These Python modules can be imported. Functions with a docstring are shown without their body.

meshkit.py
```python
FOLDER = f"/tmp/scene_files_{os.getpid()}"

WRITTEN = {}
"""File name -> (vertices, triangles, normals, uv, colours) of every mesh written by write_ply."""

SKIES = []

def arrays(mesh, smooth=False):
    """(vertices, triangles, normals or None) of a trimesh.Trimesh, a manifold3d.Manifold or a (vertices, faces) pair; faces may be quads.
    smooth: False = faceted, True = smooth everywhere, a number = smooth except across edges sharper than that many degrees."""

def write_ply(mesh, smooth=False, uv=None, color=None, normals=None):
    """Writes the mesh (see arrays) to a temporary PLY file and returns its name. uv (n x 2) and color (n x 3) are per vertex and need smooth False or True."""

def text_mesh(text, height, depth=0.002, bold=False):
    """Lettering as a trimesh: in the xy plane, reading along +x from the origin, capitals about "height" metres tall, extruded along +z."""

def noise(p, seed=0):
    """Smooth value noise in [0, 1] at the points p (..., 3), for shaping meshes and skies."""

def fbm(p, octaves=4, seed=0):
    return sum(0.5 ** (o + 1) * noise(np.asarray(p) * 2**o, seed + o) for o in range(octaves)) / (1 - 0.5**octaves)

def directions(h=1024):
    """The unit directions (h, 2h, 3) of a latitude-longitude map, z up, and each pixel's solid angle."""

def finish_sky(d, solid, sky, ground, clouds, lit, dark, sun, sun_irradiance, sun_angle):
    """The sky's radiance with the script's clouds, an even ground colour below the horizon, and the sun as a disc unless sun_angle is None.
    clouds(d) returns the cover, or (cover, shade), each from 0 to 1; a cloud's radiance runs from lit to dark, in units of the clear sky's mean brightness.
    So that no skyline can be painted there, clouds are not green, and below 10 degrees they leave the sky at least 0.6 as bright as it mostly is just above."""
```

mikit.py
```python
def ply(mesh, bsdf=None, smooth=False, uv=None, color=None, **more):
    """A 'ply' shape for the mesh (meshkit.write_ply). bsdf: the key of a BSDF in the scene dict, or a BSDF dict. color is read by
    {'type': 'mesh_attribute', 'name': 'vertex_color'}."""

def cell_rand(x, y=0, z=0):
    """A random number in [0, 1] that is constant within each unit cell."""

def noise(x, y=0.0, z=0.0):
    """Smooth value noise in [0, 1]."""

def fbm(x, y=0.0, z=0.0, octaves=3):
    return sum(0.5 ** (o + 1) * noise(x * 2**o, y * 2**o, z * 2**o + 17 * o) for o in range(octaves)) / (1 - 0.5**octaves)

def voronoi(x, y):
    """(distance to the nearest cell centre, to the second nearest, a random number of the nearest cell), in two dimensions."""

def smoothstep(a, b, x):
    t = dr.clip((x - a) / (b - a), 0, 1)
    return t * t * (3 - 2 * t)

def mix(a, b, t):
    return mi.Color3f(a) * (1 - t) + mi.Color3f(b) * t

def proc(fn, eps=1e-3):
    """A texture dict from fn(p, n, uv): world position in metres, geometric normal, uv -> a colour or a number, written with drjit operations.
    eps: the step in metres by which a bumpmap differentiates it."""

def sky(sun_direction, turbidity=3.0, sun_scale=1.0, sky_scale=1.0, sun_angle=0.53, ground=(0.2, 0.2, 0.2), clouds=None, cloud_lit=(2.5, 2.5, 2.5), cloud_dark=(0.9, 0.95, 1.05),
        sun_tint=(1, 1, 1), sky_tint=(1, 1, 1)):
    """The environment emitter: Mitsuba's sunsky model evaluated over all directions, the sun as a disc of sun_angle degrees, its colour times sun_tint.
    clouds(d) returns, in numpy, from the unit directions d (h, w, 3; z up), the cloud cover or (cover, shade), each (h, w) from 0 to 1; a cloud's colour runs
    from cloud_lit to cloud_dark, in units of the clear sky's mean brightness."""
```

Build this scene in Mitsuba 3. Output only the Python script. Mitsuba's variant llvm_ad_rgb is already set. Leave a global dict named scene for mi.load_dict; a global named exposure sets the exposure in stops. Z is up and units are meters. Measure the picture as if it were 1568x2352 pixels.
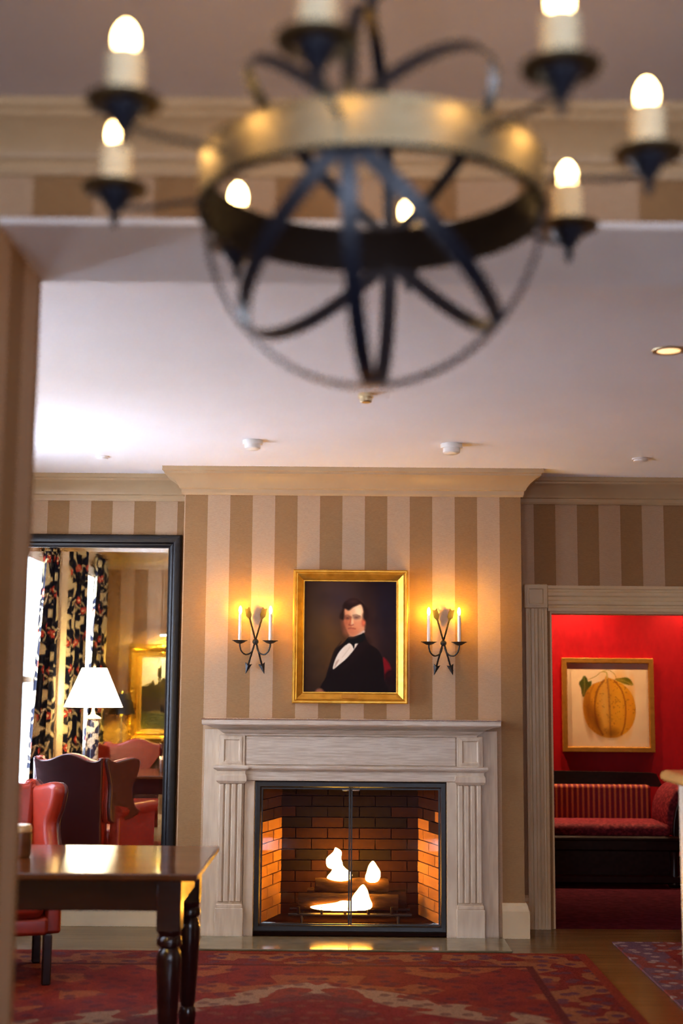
import math
import numpy as np
import trimesh
import shapely
from shapely.geometry import Polygon, LineString
import drjit as dr
import mitsuba as mi
import mikit
import meshkit
from mikit import fbm, noise, smoothstep, mix, voronoi

# ------------------------------------------------------------------ camera, light levels
T = mi.ScalarTransform4f
scene, labels = {}, {}
CAM_H = 1.45
PITCH = math.atan(404 / 3000.0)
ROLL = math.radians(0.45)
exposure = 3.0
LS = 2.0 ** -exposure               # the light levels below are in units of the picture's white
scene['camera'] = {
    'type': 'thinlens', 'fov_axis': 'x', 'fov': math.degrees(2 * math.atan(784 / 3000.0)),
    'aperture_radius': 0.0142, 'focus_distance': 8.0, 'near_clip': 0.05, 'far_clip': 100.0,
    'to_world': T().look_at(origin=[0, 0, CAM_H], target=[0, math.cos(PITCH), CAM_H + math.sin(PITCH)],
                            up=[-math.sin(ROLL), 0, math.cos(ROLL)]),
}
DAY_FAR = [13, 16, 21.5]           # daylight in the lounge windows
DAY_NEAR = [11, 13, 17]          # bluer, dimmer daylight in the front room's windows
BULB = [42, 25, 9]                 # chandelier bulbs
SCONCE = [900, 450, 40]
SHADE = [9, 7.4, 4.6]             # lit lamp shade
FIRE = [100, 41, 4.4]
RED_SPOT = [7.0, 4.4, 2.4]
CAN = [1.7, .95, .38]


# ------------------------------------------------------------------ helpers
def S(r, g, b):
    c = np.array([r, g, b], float) / 255
    return np.where(c <= .04045, c / 12.92, ((c + .055) / 1.055) ** 2.4).tolist()


def lin(a):
    a = np.clip(a, 0, 1)
    return np.where(a <= .04045, a / 12.92, ((a + .055) / 1.055) ** 2.4)


def rgb(c):
    return {'type': 'rgb', 'value': list(c)}


def mat(name, color, rough=.5, metal=0., spec=.5, **k):
    d = {'type': 'principled', 'base_color': color if isinstance(color, dict) else rgb(color), 'roughness': rough,
         'metallic': metal, 'specular': spec, **k}
    scene[name] = {'type': 'twosided', 'bsdf': d}
    return name


def key_of(name):
    if name not in scene and name not in placed:
        placed.add(name)
        return name
    k = 1
    while f'{name}_{k:03d}' in placed:
        k += 1
    n = f'{name}_{k:03d}'
    placed.add(n)
    return n


placed = set()


def thing(name, label, cat, group=None):
    k = key_of(name)
    labels[k] = {'label': label, 'category': cat}
    if group:
        labels[k]['group'] = group
    return k


def part(parent, name, mesh, m, smooth=False, label=None, emit=None, color=None, stuff=False):
    k = key_of(f'{parent}__{name}')
    more = {}
    if emit is not None:
        more['emitter'] = {'type': 'area', 'radiance': rgb([c * LS for c in emit])}
    scene[k] = mikit.ply(mesh, m, smooth=smooth, color=color, **more)
    if label:
        labels.setdefault(k, {})['label'] = label
    if stuff:
        labels.setdefault(k, {})['kind'] = 'stuff'
    return k


def struct(name, mesh, m, label=None, smooth=False):
    k = key_of(name)
    scene[k] = mikit.ply(mesh, m, smooth=smooth)
    labels[k] = {'kind': 'structure'}
    if label:
        labels[k]['label'] = label
    return k


def whole(name, mesh, m, label, cat, group=None, smooth=False, emit=None, color=None):
    k = thing(name, label, cat, group)
    more = {}
    if emit is not None:
        more['emitter'] = {'type': 'area', 'radiance': rgb([c * LS for c in emit])}
    scene[k] = mikit.ply(mesh, m, smooth=smooth, color=color, **more)
    return k


def cat(*ms):
    return trimesh.util.concatenate([m for m in ms if m is not None])


def box(x0, x1, y0, y1, z0, z1):
    m = trimesh.creation.box((x1 - x0, y1 - y0, z1 - z0))
    m.apply_translation(((x0 + x1) / 2, (y0 + y1) / 2, (z0 + z1) / 2))
    return m


def cbox(x0, x1, y0, y1, z0, z1, c=.004):
    """box with chamfered edges"""
    c = min(c, (x1 - x0) * .45, (y1 - y0) * .45, (z1 - z0) * .45)
    p = []
    for x, sx in ((x0, 1), (x1, -1)):
        for y, sy in ((y0, 1), (y1, -1)):
            for z, sz in ((z0, 1), (z1, -1)):
                p += [(x, y + sy * c, z + sz * c), (x + sx * c, y, z + sz * c), (x + sx * c, y + sy * c, z)]
    return trimesh.convex.convex_hull(np.array(p))


def loops(rings, closed_ring=True, cap0=True, cap1=True, closed_path=False):
    """mesh from rings of equal vertex count"""
    rings = [np.asarray(r, float) for r in rings]
    n, k = len(rings[0]), len(rings)
    v = np.concatenate(rings)
    f = []
    seg = k if closed_path else k - 1
    i = np.arange(n if closed_ring else n - 1)
    for a in range(seg):
        b = (a + 1) % k
        p, q = a * n + i, a * n + (i + 1) % n
        r, s = b * n + (i + 1) % n, b * n + i
        f += [np.stack([p, q, r], 1), np.stack([p, r, s], 1)]
    if not closed_path and closed_ring:
        for on, base, ring in ((cap0, 0, rings[0]), (cap1, (k - 1) * n, rings[-1])):
            if on:
                c = len(v)
                v = np.vstack([v, ring.mean(0)])
                j = np.arange(n)
                f.append(np.stack([base + (j + 1) % n, base + j, np.full(n, c)], 1))
    m = trimesh.Trimesh(v, np.concatenate(f), process=False)
    m.fix_normals()
    return m


def lathe(profile, n=32, at=(0, 0, 0), hollow=False):
    t = np.arange(n) * 2 * np.pi / n
    rings = [np.stack([max(r, 1e-5) * np.cos(t), max(r, 1e-5) * np.sin(t), np.full(n, z)], 1) for r, z in profile]
    m = loops(rings, closed_path=True) if hollow else loops(rings)
    m.apply_translation(at)
    return m


def smooth_pts(pts, n=8, closed=False):
    """Catmull-Rom"""
    p = np.asarray(pts, float)
    k = len(p)
    out = []
    for i in range(k if closed else k - 1):
        if closed:
            a, b, c, d = p[(i - 1) % k], p[i], p[(i + 1) % k], p[(i + 2) % k]
        else:
            b, c = p[i], p[i + 1]
            a = p[i - 1] if i else 2 * b - c
            d = p[i + 2] if i + 2 < k else 2 * c - b
        for t in np.arange(n) / n:
            out.append(.5 * (2 * b + (c - a) * t + (2 * a - 5 * b + 4 * c - d) * t * t + (3 * b - a - 3 * c + d) * t ** 3))
    if not closed:
        out.append(p[-1])
    return np.array(out)


def tube(path, r, n=10):
    p = np.asarray(path, float)
    r = np.broadcast_to(r, (len(p),))
    tan = np.gradient(p, axis=0)
    tan /= np.linalg.norm(tan, axis=1, keepdims=True)
    a = np.cross(tan[0], [0.31, 0.2, 0.93])
    a /= np.linalg.norm(a)
    t = np.arange(n) * 2 * np.pi / n
    rings = []
    for i in range(len(p)):
        a = a - tan[i] * (a @ tan[i])
        a /= np.linalg.norm(a)
        b = np.cross(tan[i], a)
        rings.append(p[i] + r[i] * (np.cos(t)[:, None] * a + np.sin(t)[:, None] * b))
    return loops(rings)


def strap(path, outward, w, th):
    """flat iron bar along a path; outward = face normals"""
    p, o = np.asarray(path, float), np.asarray(outward, float)
    tan = np.gradient(p, axis=0)
    tan /= np.linalg.norm(tan, axis=1, keepdims=True)
    o = o - tan * (o * tan).sum(1, keepdims=True)
    o /= np.linalg.norm(o, axis=1, keepdims=True)
    s = np.cross(tan, o)
    c = .22 * th
    prof = [(-w / 2, -th / 2 + c), (-w / 2, th / 2 - c), (-w / 2 + c, th / 2), (w / 2 - c, th / 2), (w / 2, th / 2 - c), (w / 2, -th / 2 + c), (w / 2 - c, -th / 2), (-w / 2 + c, -th / 2)]
    rings = [np.array([q + a * si + b * oi for a, b in prof]) for q, si, oi in zip(p, s, o)]
    return loops(rings)


def mold(path, profile, closed=False, place=None):
    """moulding: profile [(d, h)] swept along plan path; d = offset to the left of the path; mitred. place maps (u, v, h) -> xyz"""
    p = np.asarray(path, float)
    k = len(p)
    rings = []
    for i in range(k):
        ns = []
        if closed or i > 0:
            t = p[i] - p[i - 1]
            ns.append(np.array([-t[1], t[0]]) / np.linalg.norm(t))
        if closed or i < k - 1:
            t = p[(i + 1) % k] - p[i]
            ns.append(np.array([-t[1], t[0]]) / np.linalg.norm(t))
        m = ns[0] if len(ns) == 1 else (ns[0] + ns[1]) / (1 + ns[0] @ ns[1])
        rings.append(np.array([[p[i][0] + d * m[0], p[i][1] + d * m[1], h] for d, h in profile]))
    if place:
        rings = [np.array([place(*q) for q in r]) for r in rings]
    return loops(rings, closed_path=closed)


def frame_mesh(x0, x1, z0, z1, yw, profile):
    """picture frame on a wall facing -y at y = yw; profile [(inward from outer edge, height off the wall)]"""
    path = [(x0, z0), (x1, z0), (x1, z1), (x0, z1)]
    return mold(path, profile, closed=True, place=lambda u, v, h: (u, yw - h, v))


def rail_pieces(x0, x1, z0, z1, yw, profile):
    """the four mitred rails of a frame, each a mesh"""
    c = [(x0, z0), (x1, z0), (x1, z1), (x0, z1)]
    out = []
    for i in range(4):
        a, b = np.array(c[i], float), np.array(c[(i + 1) % 4], float)
        t = (b - a) / np.linalg.norm(b - a)
        n = np.array([-t[1], t[0]])
        r0 = np.array([[*(a + n * d + t * d), h] for d, h in profile])
        r1 = np.array([[*(b + n * d - t * d), h] for d, h in profile])
        out.append(loops([np.array([(u, yw - h, v) for u, v, h in r]) for r in (r0, r1)]))
    return out


def extrude(poly, h, place):
    m = trimesh.creation.extrude_polygon(poly, h, engine='earcut')
    v = np.array([place(*q) for q in m.vertices])
    m = trimesh.Trimesh(v, m.faces, process=False)
    m.fix_normals()
    return m


def puffy(outline, t, r, place, n=90):
    """slab from a 2-D outline with rounded rims; place maps (u, v, depth)"""
    ring = LineString(np.vstack([outline, outline[:1]]))
    pts = np.array([ring.interpolate(s, normalized=True).coords[0] for s in np.arange(n) / n])
    if Polygon(pts).exterior.is_ccw is False:
        pts = pts[::-1]
    tan = np.roll(pts, -1, 0) - np.roll(pts, 1, 0)
    tan /= np.linalg.norm(tan, axis=1, keepdims=True)
    inn = np.stack([-tan[:, 1], tan[:, 0]], 1)
    rings = []
    for a in np.linspace(-90, 90, 9):
        c, s = math.cos(math.radians(a)), math.sin(math.radians(a))
        q = pts + inn * r * (1 - c)
        d = (t / 2 - r) * np.sign(s) * (abs(s) > 1e-9) + r * s
        rings.append(np.column_stack([q, np.full(n, d)]))
    cap = pts + inn * r
    tri = trimesh.creation.triangulate_polygon(Polygon(cap), engine='earcut')
    m = loops(rings, cap0=False, cap1=False)
    v = [m.vertices]
    f = [m.faces]
    off = len(m.vertices)
    for d in (-t / 2, t / 2):
        v.append(np.column_stack([tri[0], np.full(len(tri[0]), d)]))
        f.append(tri[1] + off)
        off += len(tri[0])
    m = trimesh.Trimesh(np.vstack(v), np.vstack(f), process=False)
    m = trimesh.Trimesh(np.array([place(*q) for q in m.vertices]), m.faces)
    m.merge_vertices(digits_vertex=5)
    m.fix_normals()
    return m


def rbox(x0, x1, y0, y1, z0, z1, r, seg=4):
    """cushion-like box with rounded edges"""
    p = []
    a = np.linspace(0, np.pi / 2, seg)
    for sx in (-1, 1):
        for sy in (-1, 1):
            for sz in (-1, 1):
                cx, cy, cz = (x0 + r if sx < 0 else x1 - r), (y0 + r if sy < 0 else y1 - r), (z0 + r if sz < 0 else z1 - r)
                for i in a:
                    for j in a:
                        p.append((cx + sx * r * math.cos(i) * math.cos(j), cy + sy * r * math.sin(i) * math.cos(j), cz + sz * r * math.sin(j)))
    return trimesh.convex.convex_hull(np.array(p))


def move(m, x=0, y=0, z=0, rot=0):
    m = m.copy()
    if rot:
        m.apply_transform(trimesh.transformations.rotation_matrix(math.radians(rot), [0, 0, 1]))
    m.apply_translation((x, y, z))
    return m


class Paint:
    """a flat painted picture: an nx x nz grid of coloured vertices; coordinates u to the right, v down, both in the units of w x h"""

    def __init__(self, w, h, nx, ny, base):
        u, v = np.meshgrid(np.linspace(0, w, nx), np.linspace(0, h, ny))
        self.w, self.h, self.nx, self.ny = w, h, nx, ny
        self.p = np.column_stack([u.ravel(), v.ravel()])
        self.c = np.tile(np.array(base, float) / 255, (len(self.p), 1))

    def lay(self, a, color):
        a = np.clip(a, 0, 1)[:, None]
        c = np.asarray(color, float) / 255
        self.c = self.c * (1 - a) + a * c

    def noise(self, s, seed=0, octaves=3):
        q = np.column_stack([self.p / s, np.zeros(len(self.p))])
        return meshkit.fbm(q, octaves, seed)

    def near(self, lo, hi):
        return np.nonzero((self.p[:, 0] >= lo[0]) & (self.p[:, 0] <= hi[0]) & (self.p[:, 1] >= lo[1]) & (self.p[:, 1] <= hi[1]))[0]

    def put(self, i, a, color):
        a = np.clip(a, 0, 1)[:, None]
        self.c[i] = self.c[i] * (1 - a) + a * np.asarray(color, float) / 255

    def ell(self, cx, cy, rx, ry, color, soft=.3, alpha=1., rot=0.):
        m = max(rx, ry) * (1 + soft)
        i = self.near((cx - m, cy - m), (cx + m, cy + m))
        d = self.p[i] - (cx, cy)
        c, s = math.cos(math.radians(rot)), math.sin(math.radians(rot))
        x, y = d[:, 0] * c + d[:, 1] * s, -d[:, 0] * s + d[:, 1] * c
        r = np.hypot(x / rx, y / ry)
        self.put(i, alpha * np.clip((1 + soft - r) / (2 * soft), 0, 1), color)

    def poly(self, pts, color, soft, alpha=1., curve=True):
        q = smooth_pts(pts, 5, True) if curve else np.array(pts, float)
        pg = Polygon(q)
        if not pg.is_valid:
            pg = pg.buffer(0)
        i = self.near(q.min(0) - soft, q.max(0) + soft)
        p = self.p[i]
        d = shapely.distance(pg.boundary, shapely.points(p))
        d = np.where(shapely.contains_xy(pg, p[:, 0], p[:, 1]), d, -d)
        self.put(i, alpha * np.clip(.5 + d / (2 * soft), 0, 1), color)

    def line(self, pts, color, width, soft, alpha=1.):
        q = smooth_pts(pts, 6)
        i = self.near(q.min(0) - width - soft, q.max(0) + width + soft)
        d = shapely.distance(LineString(q), shapely.points(self.p[i]))
        self.put(i, alpha * np.clip((width + soft - d) / (2 * soft), 0, 1), color)

    def mesh(self, place):
        v = np.array([place(a / self.w, b / self.h) for a, b in self.p])
        i = np.arange(self.nx * self.ny).reshape(self.ny, self.nx)
        f = np.vstack([np.stack([i[:-1, :-1].ravel(), i[1:, :-1].ravel(), i[1:, 1:].ravel()], 1),
                       np.stack([i[:-1, :-1].ravel(), i[1:, 1:].ravel(), i[:-1, 1:].ravel()], 1)])
        return trimesh.Trimesh(v, f, process=False), lin(self.c)


# ------------------------------------------------------------------ materials
YB, YR, XL, XR = 7.95, 8.25, -2.36, 3.3          # chimney breast face, recess wall, side walls of the lounge
Y0, Y1 = 2.85, 3.28                              # the wall with the wide opening
ZC = 2.78


def wallpaper(p, n, uv):
    off_y = dr.select(dr.abs(p.y - YB) < .12, .004, dr.select(p.x < 0, -1.735, 1.36))
    off_y = dr.select(p.y < 5, -.02, off_y)
    c = dr.select(dr.abs(n.x) > .5, p.y - 3.105, p.x - off_y) / .2755
    f = c - dr.floor(c)
    e = .012
    t = smoothstep(0, e, f) * (1 - smoothstep(.5, .5 + e, f))
    g = fbm(p.x * 90, p.y * 90, p.z * 160, 2)
    a = mix(S(139, 104, 66), S(153, 117, 78), g)
    b = mix(S(173, 141, 109), S(186, 156, 125), g)
    return mix(a, b, t)


mat('wallpaper', mikit.proc(wallpaper), .75, spec=.25)
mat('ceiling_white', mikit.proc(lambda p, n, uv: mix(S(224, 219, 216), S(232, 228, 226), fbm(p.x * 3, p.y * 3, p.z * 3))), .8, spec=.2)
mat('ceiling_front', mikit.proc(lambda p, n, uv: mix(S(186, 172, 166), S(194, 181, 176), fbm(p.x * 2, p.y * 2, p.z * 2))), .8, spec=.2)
mat('trim_cream', mikit.proc(lambda p, n, uv: mix(S(205, 178, 138), S(211, 186, 147), fbm(p.x * 8, p.y * 8, p.z * 8))), .4, spec=.4)
mat('trim_tan', mikit.proc(lambda p, n, uv: mix(S(176, 146, 108), S(186, 157, 119), fbm(p.x * 8, p.y * 8, p.z * 8))), .4, spec=.4)
mat('trim_white', S(215, 207, 192), .4)


def limed(p, n, uv):
    g = fbm(p.x * 9, p.y * 9, p.z * 110, 3)
    h = fbm(p.x * 3 + 7, p.y * 3, p.z * 9, 2)
    c = mix(S(184, 163, 140), S(212, 196, 176), smoothstep(.25, .75, g * .7 + h * .3))
    return mix(c, S(160, 136, 116), smoothstep(.62, .8, g) * .5)


def limed_up(p, n, uv):
    g = fbm(p.x * 60, p.y * 60, p.z * 5, 3)
    return mix(S(196, 174, 148), S(208, 188, 162), smoothstep(.25, .75, g))


mat('limed_wood', mikit.proc(limed), .45, spec=.4)
mat('limed_upright', mikit.proc(limed_up), .45, spec=.4)
mat('limed_edge', S(128, 92, 70), .35)


def planks(p, n, uv):
    k = dr.floor(p.y / .09)
    g = fbm(p.x * 4 + mikit.cell_rand(k) * 40, p.y * 70, k, 3)
    c = mix(S(66, 46, 22), S(98, 71, 35), g * .7 + .3 * mikit.cell_rand(k, 5))
    f = p.y / .09 - k
    return mix(c, S(50, 28, 14), (1 - smoothstep(0, .04, f)) * .8)


mat('oak_floor', mikit.proc(planks), .22, spec=.5)
mat('carpet_red', mikit.proc(lambda p, n, uv: mix(S(52, 14, 27), S(78, 24, 36), fbm(p.x * 30, p.y * 30, 0, 3))), .95, spec=.1)
mat('red_wall', mikit.proc(lambda p, n, uv: mix(S(158, 3, 14), S(178, 7, 20), fbm(p.x * 30, p.y * 30, p.z * 10))), .55, spec=.3)


def rug_fn(p, n, uv):
    x, y = p.x, p.y
    w = (fbm(x * 5, y * 5, 0, 2) - .5) * .12
    # border distance
    dx, dy = 1.36 - x, 7.44 - y
    d = dr.minimum(dr.minimum(dx, x + 2.2), dr.minimum(dy, y - 3.9))
    a, b, r = voronoi(dr.abs(x + .1) * 9, y * 9)
    a2, b2, r2 = voronoi(dr.abs(x + .1) * 5 + 3, y * 6)
    field = mix(S(150, 46, 30), S(120, 22, 30), r)
    field = mix(field, S(176, 100, 58), smoothstep(.62, .7, r2))
    field = mix(field, S(70, 40, 60), (1 - smoothstep(.2, .3, a)) * .8)
    m = dr.abs(x + .1) * .66 + dr.abs(y - 5.0) + w
    band = smoothstep(1.42, 1.46, m) * (1 - smoothstep(1.68, 1.72, m))
    cream = mix(S(188, 158, 122), S(150, 60, 44), smoothstep(.6, .66, r))
    cream = mix(cream, S(90, 70, 74), (1 - smoothstep(.2, .28, a)) * .7)
    inner = mix(S(116, 14, 30), S(140, 26, 34), r)
    inner = mix(inner, S(88, 56, 60), smoothstep(.74, .8, r2) * .8)
    inner = mix(inner, S(160, 110, 80), (1 - smoothstep(.16, .24, a)) * .5)
    c = mix(inner, field, smoothstep(1.68, 1.72, m))
    c = mix(c, cream, band)
    # borders
    bor = mix(S(120, 36, 34), S(170, 112, 70), smoothstep(.5, .56, r))
    bor = mix(bor, S(80, 66, 84), 1 - smoothstep(.22, .3, a))
    c = mix(c, bor, 1 - smoothstep(.36, .37, d))
    c = mix(c, S(64, 26, 34), (1 - smoothstep(.015, .025, dr.abs(d - .36))))
    c = mix(c, S(150, 56, 34), (1 - smoothstep(.05, .06, d)))
    c = mix(c, S(132, 52, 44), .45)
    return c * (.34 + .26 * noise(x * 160, y * 160))


def rug2_fn(p, n, uv):
    x, y = p.x, p.y
    d = dr.minimum(x - 1.58, 7.8 - y)
    a, b, r = voronoi(x * 10, y * 10)
    c = mix(S(150, 54, 44), S(110, 24, 36), smoothstep(.4, .6, r))
    c = mix(c, S(180, 150, 126), smoothstep(.84, .88, r))
    bor = mix(S(112, 104, 124), S(150, 78, 70), smoothstep(.5, .56, r))
    bor = mix(bor, S(190, 176, 168), 1 - smoothstep(.2, .28, a))
    c = mix(c, bor, 1 - smoothstep(.22, .24, d))
    c = mix(c, S(140, 66, 56), .4)
    return c * (.34 + .26 * noise(x * 160, y * 160))


mat('rug_wool', mikit.proc(rug_fn), .95, spec=.1)
mat('rug_wool_side', mikit.proc(rug2_fn), .95, spec=.1)
mat('hearth_stone', mikit.proc(lambda p, n, uv: mix(S(88, 80, 58), S(120, 110, 84), fbm(p.x * 12, p.y * 12, 0, 4))), .12, spec=.6)


def brass(p, n, uv):
    return mix(S(206, 184, 136), S(240, 224, 184), fbm(p.x * 22, p.y * 22, p.z * 60, 3))


mat('brass', mikit.proc(brass), .42, metal=1.)
mat('iron', S(25, 29, 41), .38, metal=.3, spec=.7)
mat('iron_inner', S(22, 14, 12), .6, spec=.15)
mat('black_iron', S(22, 19, 18), .42, spec=.5)
mat('matte_iron', S(26, 19, 15), .7, spec=.15)
mat('candle_sleeve', S(250, 230, 184), .5)
mat('candle_wax', S(238, 228, 222), .4)
mat('glow', [.8, .8, .8], .5)


mat('aged_brass', mikit.proc(lambda p, n, uv: mix(S(58, 42, 22), S(96, 74, 38), fbm(p.x * 40, p.y * 40, 0, 3))), .5, metal=.5)


def gold(p, n, uv):
    return mix(S(186, 128, 34), S(232, 178, 72), fbm(p.x * 30, p.y * 30, p.z * 30, 3))


mat('gold_leaf', mikit.proc(gold), .34, metal=.75)
mat('gold_soft', mikit.proc(lambda p, n, uv: mix(S(170, 112, 34), S(206, 150, 62), fbm(p.x * 26, p.y * 26, p.z * 26, 3))), .42, metal=.6)
mat('picture', {'type': 'mesh_attribute', 'name': 'vertex_color'}, .6, spec=.08)
mat('curtain_print', {'type': 'mesh_attribute', 'name': 'vertex_color'}, .9, spec=.1)
mat('mirror_frame', mikit.proc(lambda p, n, uv: mix(S(14, 11, 13), S(30, 22, 24), smoothstep(.6, .85, fbm(p.x * 60, p.y * 60, p.z * 22, 3)))), .36, spec=.45)
scene['mirror_glass'] = {'type': 'twosided', 'bsdf': {'type': 'conductor', 'material': 'none', 'specular_reflectance': rgb([.93, .93, .91])}}
scene['pane_glass'] = {'type': 'thindielectric', 'int_ior': 1.5}


def leather(p, n, uv):
    return mix(S(124, 29, 12), S(146, 42, 20), fbm(p.x * 12, p.y * 12, p.z * 12, 3))


mat('red_leather', mikit.proc(leather), .36, spec=.55)
mat('red_leather_shaded', mikit.proc(lambda p, n, uv: mix(S(56, 18, 20), S(74, 26, 28), fbm(p.x * 12, p.y * 12, p.z * 12, 3))), .34, spec=.6)  # the chairs' red leather with shade painted into the colour, for outside faces
mat('dark_piping', S(70, 24, 24), .4)


def dark_wood(p, n, uv):
    return mix(S(22, 8, 9), S(40, 16, 13), fbm(p.x * 6, p.y * 60, p.z * 60, 3))


mat('mahogany', mikit.proc(dark_wood), .2, spec=.6)
mat('table_top', mikit.proc(lambda p, n, uv: mix(S(52, 25, 11), S(78, 41, 19), fbm(p.x * 3, p.y * 60, 0, 3))), .11, spec=.75)
mat('black_wood', mikit.proc(lambda p, n, uv: mix(S(16, 9, 9), S(40, 20, 16), fbm(p.x * 40, p.y * 40, p.z * 40, 3))), .28, spec=.5)
mat('sofa_seat', mikit.proc(lambda p, n, uv: mix(S(96, 14, 32), S(136, 44, 50), smoothstep(.4, .7, fbm(p.x * 60, p.y * 60, p.z * 60, 2)))), .7, spec=.3)


def sofa_stripe(p, n, uv):
    f = p.x / .042
    f = f - dr.floor(f)
    return mix(S(110, 12, 36), S(176, 96, 52), smoothstep(.5, .6, f) * (1 - smoothstep(.9, 1., f)))


mat('sofa_stripe', mikit.proc(sofa_stripe), .6, spec=.3)
mat('shade_white', S(244, 236, 220), .8)
mat('shade_black', S(26, 18, 12), .35)
mat('porcelain', mikit.proc(lambda p, n, uv: mix(S(40, 40, 66), S(206, 196, 180), smoothstep(.48, .55, fbm(p.x * 26, p.y * 26, p.z * 20, 2)))), .15, spec=.6)
mat('plaster_white', S(232, 228, 220), .4)
mat('jar_brown', mikit.proc(lambda p, n, uv: mix(S(70, 36, 18), S(98, 58, 28), noise(p.x * 30, p.y * 30, p.z * 30))), .3)
mat('jar_lid', S(214, 178, 130), .3, metal=.3)
mat('honey_wood', mikit.proc(lambda p, n, uv: mix(S(150, 104, 50), S(190, 144, 82), fbm(p.x * 40, p.y * 8, p.z * 40))), .25)
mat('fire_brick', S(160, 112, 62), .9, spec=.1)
mat('fire_brick_black', S(15, 8, 9), .85, spec=.15)
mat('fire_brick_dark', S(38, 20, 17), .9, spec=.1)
mat('fire_brick_red', S(148, 100, 54), .9, spec=.1)
mat('mortar', S(52, 40, 34), .95, spec=.1)
mat('bark', mikit.proc(lambda p, n, uv: mix(S(22, 14, 10), S(58, 38, 26), fbm(p.x * 20, p.y * 60, p.z * 60))), .95, spec=.1)
mat('chrome', S(200, 200, 200), .2, metal=1.)

# ------------------------------------------------------------------ room shell
struct('floor', box(-2.7, 3.5, 2.85, 8.26, -.1, 0), 'oak_floor', 'polished brown oak floor of the lounge')
struct('floor_001', box(-3.6, 3.6, -3.2, 2.849, -.1, 0), 'carpet_red', 'dark red carpet of the front room')
struct('floor_002', box(.6, 4.2, 8.262, 10.9, -.1, 0), 'carpet_red', 'dark red carpet of the red room')
struct('ceiling', box(-2.5, 3.5, Y1 - .02, 8.5, ZC, ZC + .12), 'ceiling_white', 'white ceiling of the lounge')
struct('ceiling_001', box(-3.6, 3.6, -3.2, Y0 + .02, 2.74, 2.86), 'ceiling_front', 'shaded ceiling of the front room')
struct('ceiling_002', box(.6, 4.2, 8.5, 10.9, 2.55, 2.65), 'ceiling_front', 'ceiling of the red room')

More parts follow.
